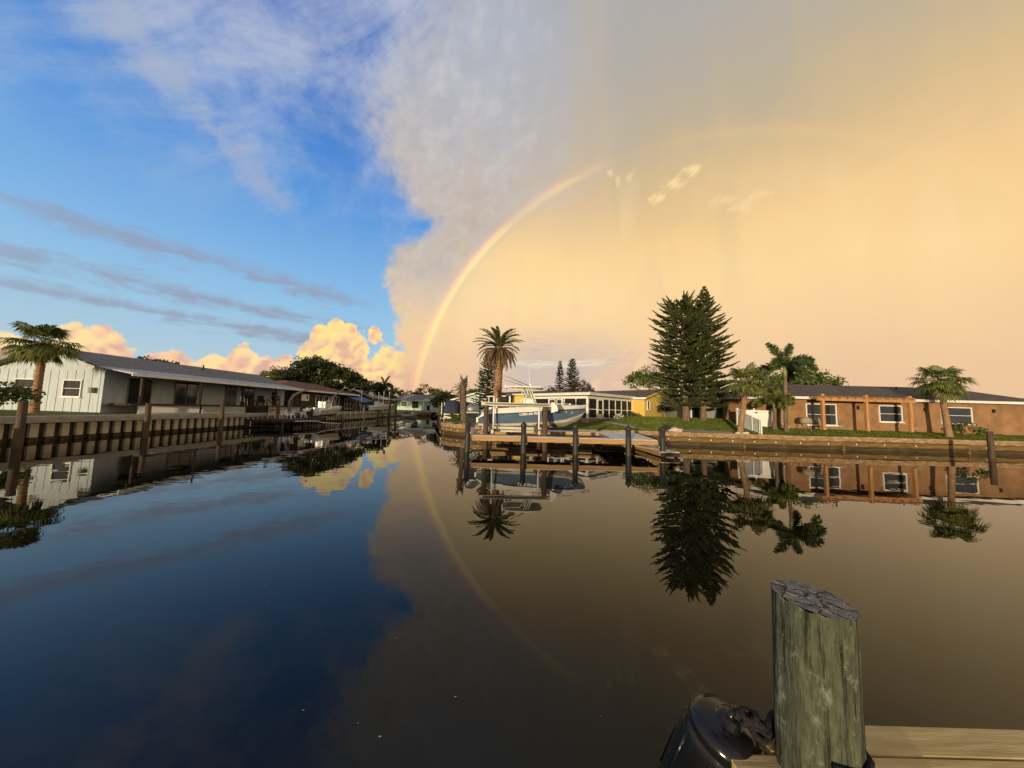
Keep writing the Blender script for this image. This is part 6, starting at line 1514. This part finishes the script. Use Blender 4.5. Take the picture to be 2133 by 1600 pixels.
shrub('shrub', 'green shrub under the waterside windows of the orange house', (35.8, 25.3, gz(35.8, 25.3)), .8, 1.0, 'green', 117, 20, 34, .12)
pile('piling', 'brown mooring piling standing off the seawall beyond the orange house', 30.5, 20.5, 1.7, .14, 'pilebrown', False)

def far_woods():
    rnd = random.Random(120); mb = MB()
    for i in range(460):
        a = R(-64 + 128 * i / 459 + rnd.uniform(-.2, .2)); D = rnd.uniform(150, 240); x, y = math.sin(a) * D, math.cos(a) * D
        if y < 100: D = rnd.uniform(95, 150); x, y = math.sin(a) * D, math.cos(a) * D
        h = rnd.uniform(4.5, 8.0)
        for _ in range(4): clump_leaves(mb, (x + rnd.uniform(-3, 3), y + rnd.uniform(-3, 3), 1 + h * rnd.uniform(.25, .75)), h * .32, 46, .85, rnd)
    o = mb.build('woods', 'greenolive'); o['kind'] = 'stuff'; tag(o, 'low distant woods closing the horizon behind the houses', 'woods')
far_woods()

# =================================================================== the camera's own dock, close by
def near_dock():
    t = thing('pier', 'new yellow pine pier planks beside the mossy round piling', 'pier', (2.2, .8, 0)); o = Vector((2.2, .8, 0)); Z = .76; rnd = random.Random(9); y = 1.745; k = 0
    while y > -.9:
        xl = 1.02 + rnd.uniform(-.012, .012)
        if k == 0: xl = 1.24
        box1('plank', Vector(((xl + 3.6) / 2, y - .075, Z - .019 + rnd.uniform(-.002, .002))) - o, (3.6 - xl, .142, .038), 'nearwood', t, rnd.uniform(-.004, .004), .004); y -= .15; k += 1
    for x in (1.2, 2.3, 3.4): box1('joist', Vector((x, .42, Z - .14)) - o, (.06, 2.5, .2), 'nearwood', t)
    box1('edge_board', Vector((2.35, 1.66, Z - .13)) - o, (2.5, .04, .18), 'nearwood', t)
    for x in (1.4, 3.2): MB().tube([Vector((x, -.6, -1)) - o, Vector((x, -.6, Z - .05)) - o], .12, 10).build('support', 'pilebrown', t)
near_dock()

def mossy():
    m = bpy.data.materials.new('mossy_wood'); m.use_nodes = True; t = m.node_tree; b = t.nodes['Principled BSDF']; b.inputs['Roughness'].default_value = .9; b.inputs['Specular IOR Level'].default_value = .2
    tc = t.nodes.new('ShaderNodeTexCoord')
    def nz(s, det=6, sc=1.0):
        mp = t.nodes.new('ShaderNodeMapping'); mp.inputs['Scale'].default_value = s; t.links.new(tc.outputs['Object'], mp.inputs[0]); n = t.nodes.new('ShaderNodeTexNoise'); n.inputs['Scale'].default_value = sc; n.inputs['Detail'].default_value = det; n.inputs['Roughness'].default_value = .7; t.links.new(mp.outputs[0], n.inputs['Vector']); return n
    a = nz((44, 44, 13)); c = t.nodes.new('ShaderNodeValToRGB'); e = c.color_ramp.elements; e[0].position, e[1].position = .3, .7; e[0].color = (.022, .026, .014, 1); e[1].color = (.16, .18, .12, 1); k = e.new(.82); k.color = (.36, .38, .31, 1); t.links.new(a.outputs[0], c.inputs[0])
    g = nz((5, 5, 3)); c2 = t.nodes.new('ShaderNodeValToRGB'); e = c2.color_ramp.elements; e[0].position, e[1].position = .38, .66; e[0].color = (0, 0, 0, 1); e[1].color = (1, 1, 1, 1); t.links.new(g.outputs[0], c2.inputs[0])
    mx = t.nodes.new('ShaderNodeMix'); mx.data_type = 'RGBA'; t.links.new(c2.outputs[0], mx.inputs[0]); t.links.new(c.outputs[0], mx.inputs[6]); mx.inputs[7].default_value = (.075, .088, .055, 1)
    ck = nz((34, 34, 1.6), 4); c4 = t.nodes.new('ShaderNodeValToRGB'); e = c4.color_ramp.elements; e[0].position, e[1].position = .40, .50; e[0].color = (.25, .25, .22, 1); e[1].color = (1, 1, 1, 1); t.links.new(ck.outputs[0], c4.inputs[0])
    li = nz((16, 16, 9), 7); c5 = t.nodes.new('ShaderNodeValToRGB'); e = c5.color_ramp.elements; e[0].position, e[1].position = .56, .66; e[0].color = (0, 0, 0, 1); e[1].color = (.75, .75, .75, 1); t.links.new(li.outputs[0], c5.inputs[0])
    m3 = t.nodes.new('ShaderNodeMix'); m3.data_type = 'RGBA'; m3.blend_type = 'MULTIPLY'; m3.inputs[0].default_value = 1.0; t.links.new(mx.outputs[2], m3.inputs[6]); t.links.new(c4.outputs[0], m3.inputs[7])
    m4 = t.nodes.new('ShaderNodeMix'); m4.data_type = 'RGBA'; t.links.new(c5.outputs[0], m4.inputs[0]); t.links.new(m3.outputs[2], m4.inputs[6]); m4.inputs[7].default_value = (.24, .26, .215, 1)
    t.links.new(m4.outputs[2], b.inputs['Base Color'])
    w = nz((70, 70, 12), 6); bp = t.nodes.new('ShaderNodeBump'); bp.inputs['Distance'].default_value = .014; t.links.new(w.outputs[0], bp.inputs['Height']); t.links.new(bp.outputs[0], b.inputs['Normal'])
    return m
M['mossy'] = mossy()
def endgrain():
    m = bpy.data.materials.new('cracked_end_grain'); m.use_nodes = True; t = m.node_tree; b = t.nodes['Principled BSDF']; b.inputs['Roughness'].default_value = .95; b.inputs['Specular IOR Level'].default_value = .15
    tc = t.nodes.new('ShaderNodeTexCoord'); nz = t.nodes.new('ShaderNodeTexNoise'); nz.inputs['Scale'].default_value = 24; nz.inputs['Detail'].default_value = 6; t.links.new(tc.outputs['Object'], nz.inputs['Vector'])
    ad = t.nodes.new('ShaderNodeVectorMath'); ad.operation = 'MULTIPLY_ADD'; t.links.new(nz.outputs['Color'], ad.inputs[0]); ad.inputs[1].default_value = (.075, .075, 0); t.links.new(tc.outputs['Object'], ad.inputs[2])
    vo = t.nodes.new('ShaderNodeTexVoronoi'); vo.feature = 'DISTANCE_TO_EDGE'; vo.inputs['Scale'].default_value = 10; t.links.new(ad.outputs[0], vo.inputs['Vector'])
    wv = t.nodes.new('ShaderNodeTexWave'); wv.wave_type = 'RINGS'; wv.rings_direction = 'Z'; wv.inputs['Scale'].default_value = 32; wv.inputs['Distortion'].default_value = 1.2; t.links.new(ad.outputs[0], wv.inputs['Vector'])
    cr = t.nodes.new('ShaderNodeValToRGB'); e = cr.color_ramp.elements; e[0].position, e[1].position = .0, .035; e[0].color = (.10, .095, .09, 1); e[1].color = (1, 1, 1, 1); t.links.new(vo.outputs['Distance'], cr.inputs[0])
    c2 = t.nodes.new('ShaderNodeValToRGB'); e = c2.color_ramp.elements; e[0].position, e[1].position = .35, .95; e[0].color = (.055, .05, .042, 1); e[1].color = (.27, .255, .225, 1); mm = t.nodes.new('ShaderNodeMath'); mm.operation = 'MULTIPLY_ADD'; mm.inputs[1].default_value = .45; t.links.new(wv.outputs['Fac'], mm.inputs[0]); t.links.new(nz.outputs['Fac'], mm.inputs[2]); t.links.new(mm.outputs[0], c2.inputs[0])
    mx = t.nodes.new('ShaderNodeMix'); mx.data_type = 'RGBA'; mx.blend_type = 'MULTIPLY'; mx.inputs[0].default_value = 1; t.links.new(c2.outputs[0], mx.inputs[6]); t.links.new(cr.outputs[0], mx.inputs[7]); t.links.new(mx.outputs[2], b.inputs['Base Color'])
    bp = t.nodes.new('ShaderNodeBump'); bp.inputs['Distance'].default_value = .01; t.links.new(cr.outputs[0], bp.inputs['Height']); t.links.new(bp.outputs[0], b.inputs['Normal']); return m
M['endgrain'] = endgrain()

def near_pile():
    t = thing('piling', 'mossy grey green round piling with cracked slanted top and a loop of black rope', 'piling', (1.385, 1.52, 0)); rnd = random.Random(3); r = .145; n = 40; rows = []
    def top(x, y): return 1.495 - .07 * (x * .78 - y * .62 + .145)   # bevel falls away to the right and front
    for j in range(15):
        q = j / 14; row = []
        for k in range(n):
            a = 6.283 * k / n; rr = r * (1 + .035 * mnoise.noise(Vector((math.cos(a) * 2.2, math.sin(a) * 2.2, q * 2))) + .018 * math.sin(a * 9 + q)); x, y = rr * math.cos(a), rr * math.sin(a)
            row.append((x - .02 * (1 - q), y, -1.0 + (top(x, y) + (rnd.uniform(-.009, .004) if j == 14 else 0) + 1.0) * q))
        rows.append(row)
    MB().loft(rows, True).build('shaft', 'mossy', t, True)
    tp = MB(); R_ = []
    for i in range(6):
        f = 1 - i / 5.0; row = []
        for k in range(n):
            x, y, z = rows[-1][k]; x, y = x * f, y * f; row.append((x, y, top(x, y) + (.0 if i == 0 else .006 * mnoise.noise(Vector((x * 30, y * 30, 0))))))
        R_.append(row)
    tp.loft(R_, True); tp.build('sawn_top', 'endgrain', t)
    return t
near_pile()

def rope_and_fender():
    t = thing('dock_fender', 'large glossy black vinyl fender hanging at the pier edge', 'fender', (1.0, 1.68, .4)); o = Vector((1.0, 1.68, .4))
    a = Vector((.94, 1.85, .17)); b = Vector((1.10, 1.69, .81)); ax = (b - a); Lh = ax.length; q = ax.to_track_quat('Z', 'Y')
    r = .165; prof = [(.02, 0), (.09, .02), (.135, .08), (r, .16), (r, Lh - .13), (r * .985, Lh - .105), (r * .93, Lh - .09), (r * .92, Lh - .08), (r * .95, Lh - .07), (r * .93, Lh - .045), (r * .80, Lh - .02), (r * .60, Lh - .005), (r * .40, Lh), (.052, Lh + .002), (.046, Lh + .035), (.03, Lh + .04)]
    ob = MB().lathe(prof, 36).build('body', 'blackgloss', t, True, 0, a - o); ob.rotation_mode = 'QUATERNION'; ob.rotation_quaternion = q
    s = MB()
    for k in range(8):
        an = 6.283 * k / 8; s.tube([(r * math.cos(an), r * math.sin(an), .18), (r * 1.002 * math.cos(an), r * 1.002 * math.sin(an), Lh - .14)], .006, 5)
    s.build('rib', 'blackgloss', ob, True)
    e = MB(); e.tube([(0.034 * math.cos(k * .524), 0, Lh + .045 + .03 * math.sin(k * .524)) for k in range(13)], .014, 8); e.build('eye', 'blackgloss', ob, True)
    rp = thing('rope', 'black mooring rope knotted from the fender eye round the mossy piling', 'rope', (1.28, 1.6, .8)); o2 = Vector((1.28, 1.6, .8))
    c = Vector((1.375, 1.525, 0)); eye = b + ax.normalized() * .06
    def line(P, rr=.013):
        S_ = []
        for i in range(len(P) - 1):
            for k in range(6): S_.append(Vector(P[i]).lerp(Vector(P[i + 1]), k / 6))
        S_.append(Vector(P[-1])); return S_
    for dz, w in ((.0, 0), (.03, .4), (-.035, .8)):
        P = [eye + Vector((.0, 0, dz * .3))] + [c + Vector((.165 * math.cos(an), .165 * math.sin(an), .86 + dz - .10 * (an / 6.0))) for an in [2.55 - .45 * k - w * .1 for k in range(11)]]
        MB().tube([p - o2 for p in line(P)], .0145, 8).build('strand', 'rope', rp, True)
    for j, (cx, cy, cz, rr) in enumerate(((.06, -.03, -.02, .036), (.09, -.045, -.035, .032))):
        pts = [eye + Vector((cx + rr * math.cos(i * .7 + j) * (1 - .01 * i), cy + rr * .7 * math.sin(i * .7 + j), cz + .035 * math.sin(i * .45 + j * 2))) for i in range(20)]
        MB().tube([p - o2 for p in pts], .0145, 8).build('knot', 'rope', rp, True)
    tail = [eye + Vector((.08, -.04, -.03)), Vector((1.30, 1.63, .80)), Vector((1.36, 1.40, .785)), Vector((1.52, 1.22, .78)), Vector((1.75, 1.2, .78))]
    MB().tube([p - o2 for p in line(tail)], .0145, 8).build('tail', 'rope', rp, True)
rope_and_fender()

def flecks():
    rnd = random.Random(4); mb = MB()
    for _ in range(40):
        y = rnd.uniform(2.3, 9); x = rnd.uniform(-1.0, 1.1) * y * .9; s = rnd.uniform(.003, .008); a = rnd.uniform(0, 6.28)
        mb.add([(x + s * math.cos(a + k * 1.571) * (1.6 if k % 2 else 1), y + s * math.sin(a + k * 1.571), .003) for k in range(4)], [(0, 1, 2, 3)])
    o = mb.build('foam_flecks', 'concrete'); o['kind'] = 'stuff'; tag(o, 'tiny pale flecks of debris floating on the dark water', 'debris')
flecks()
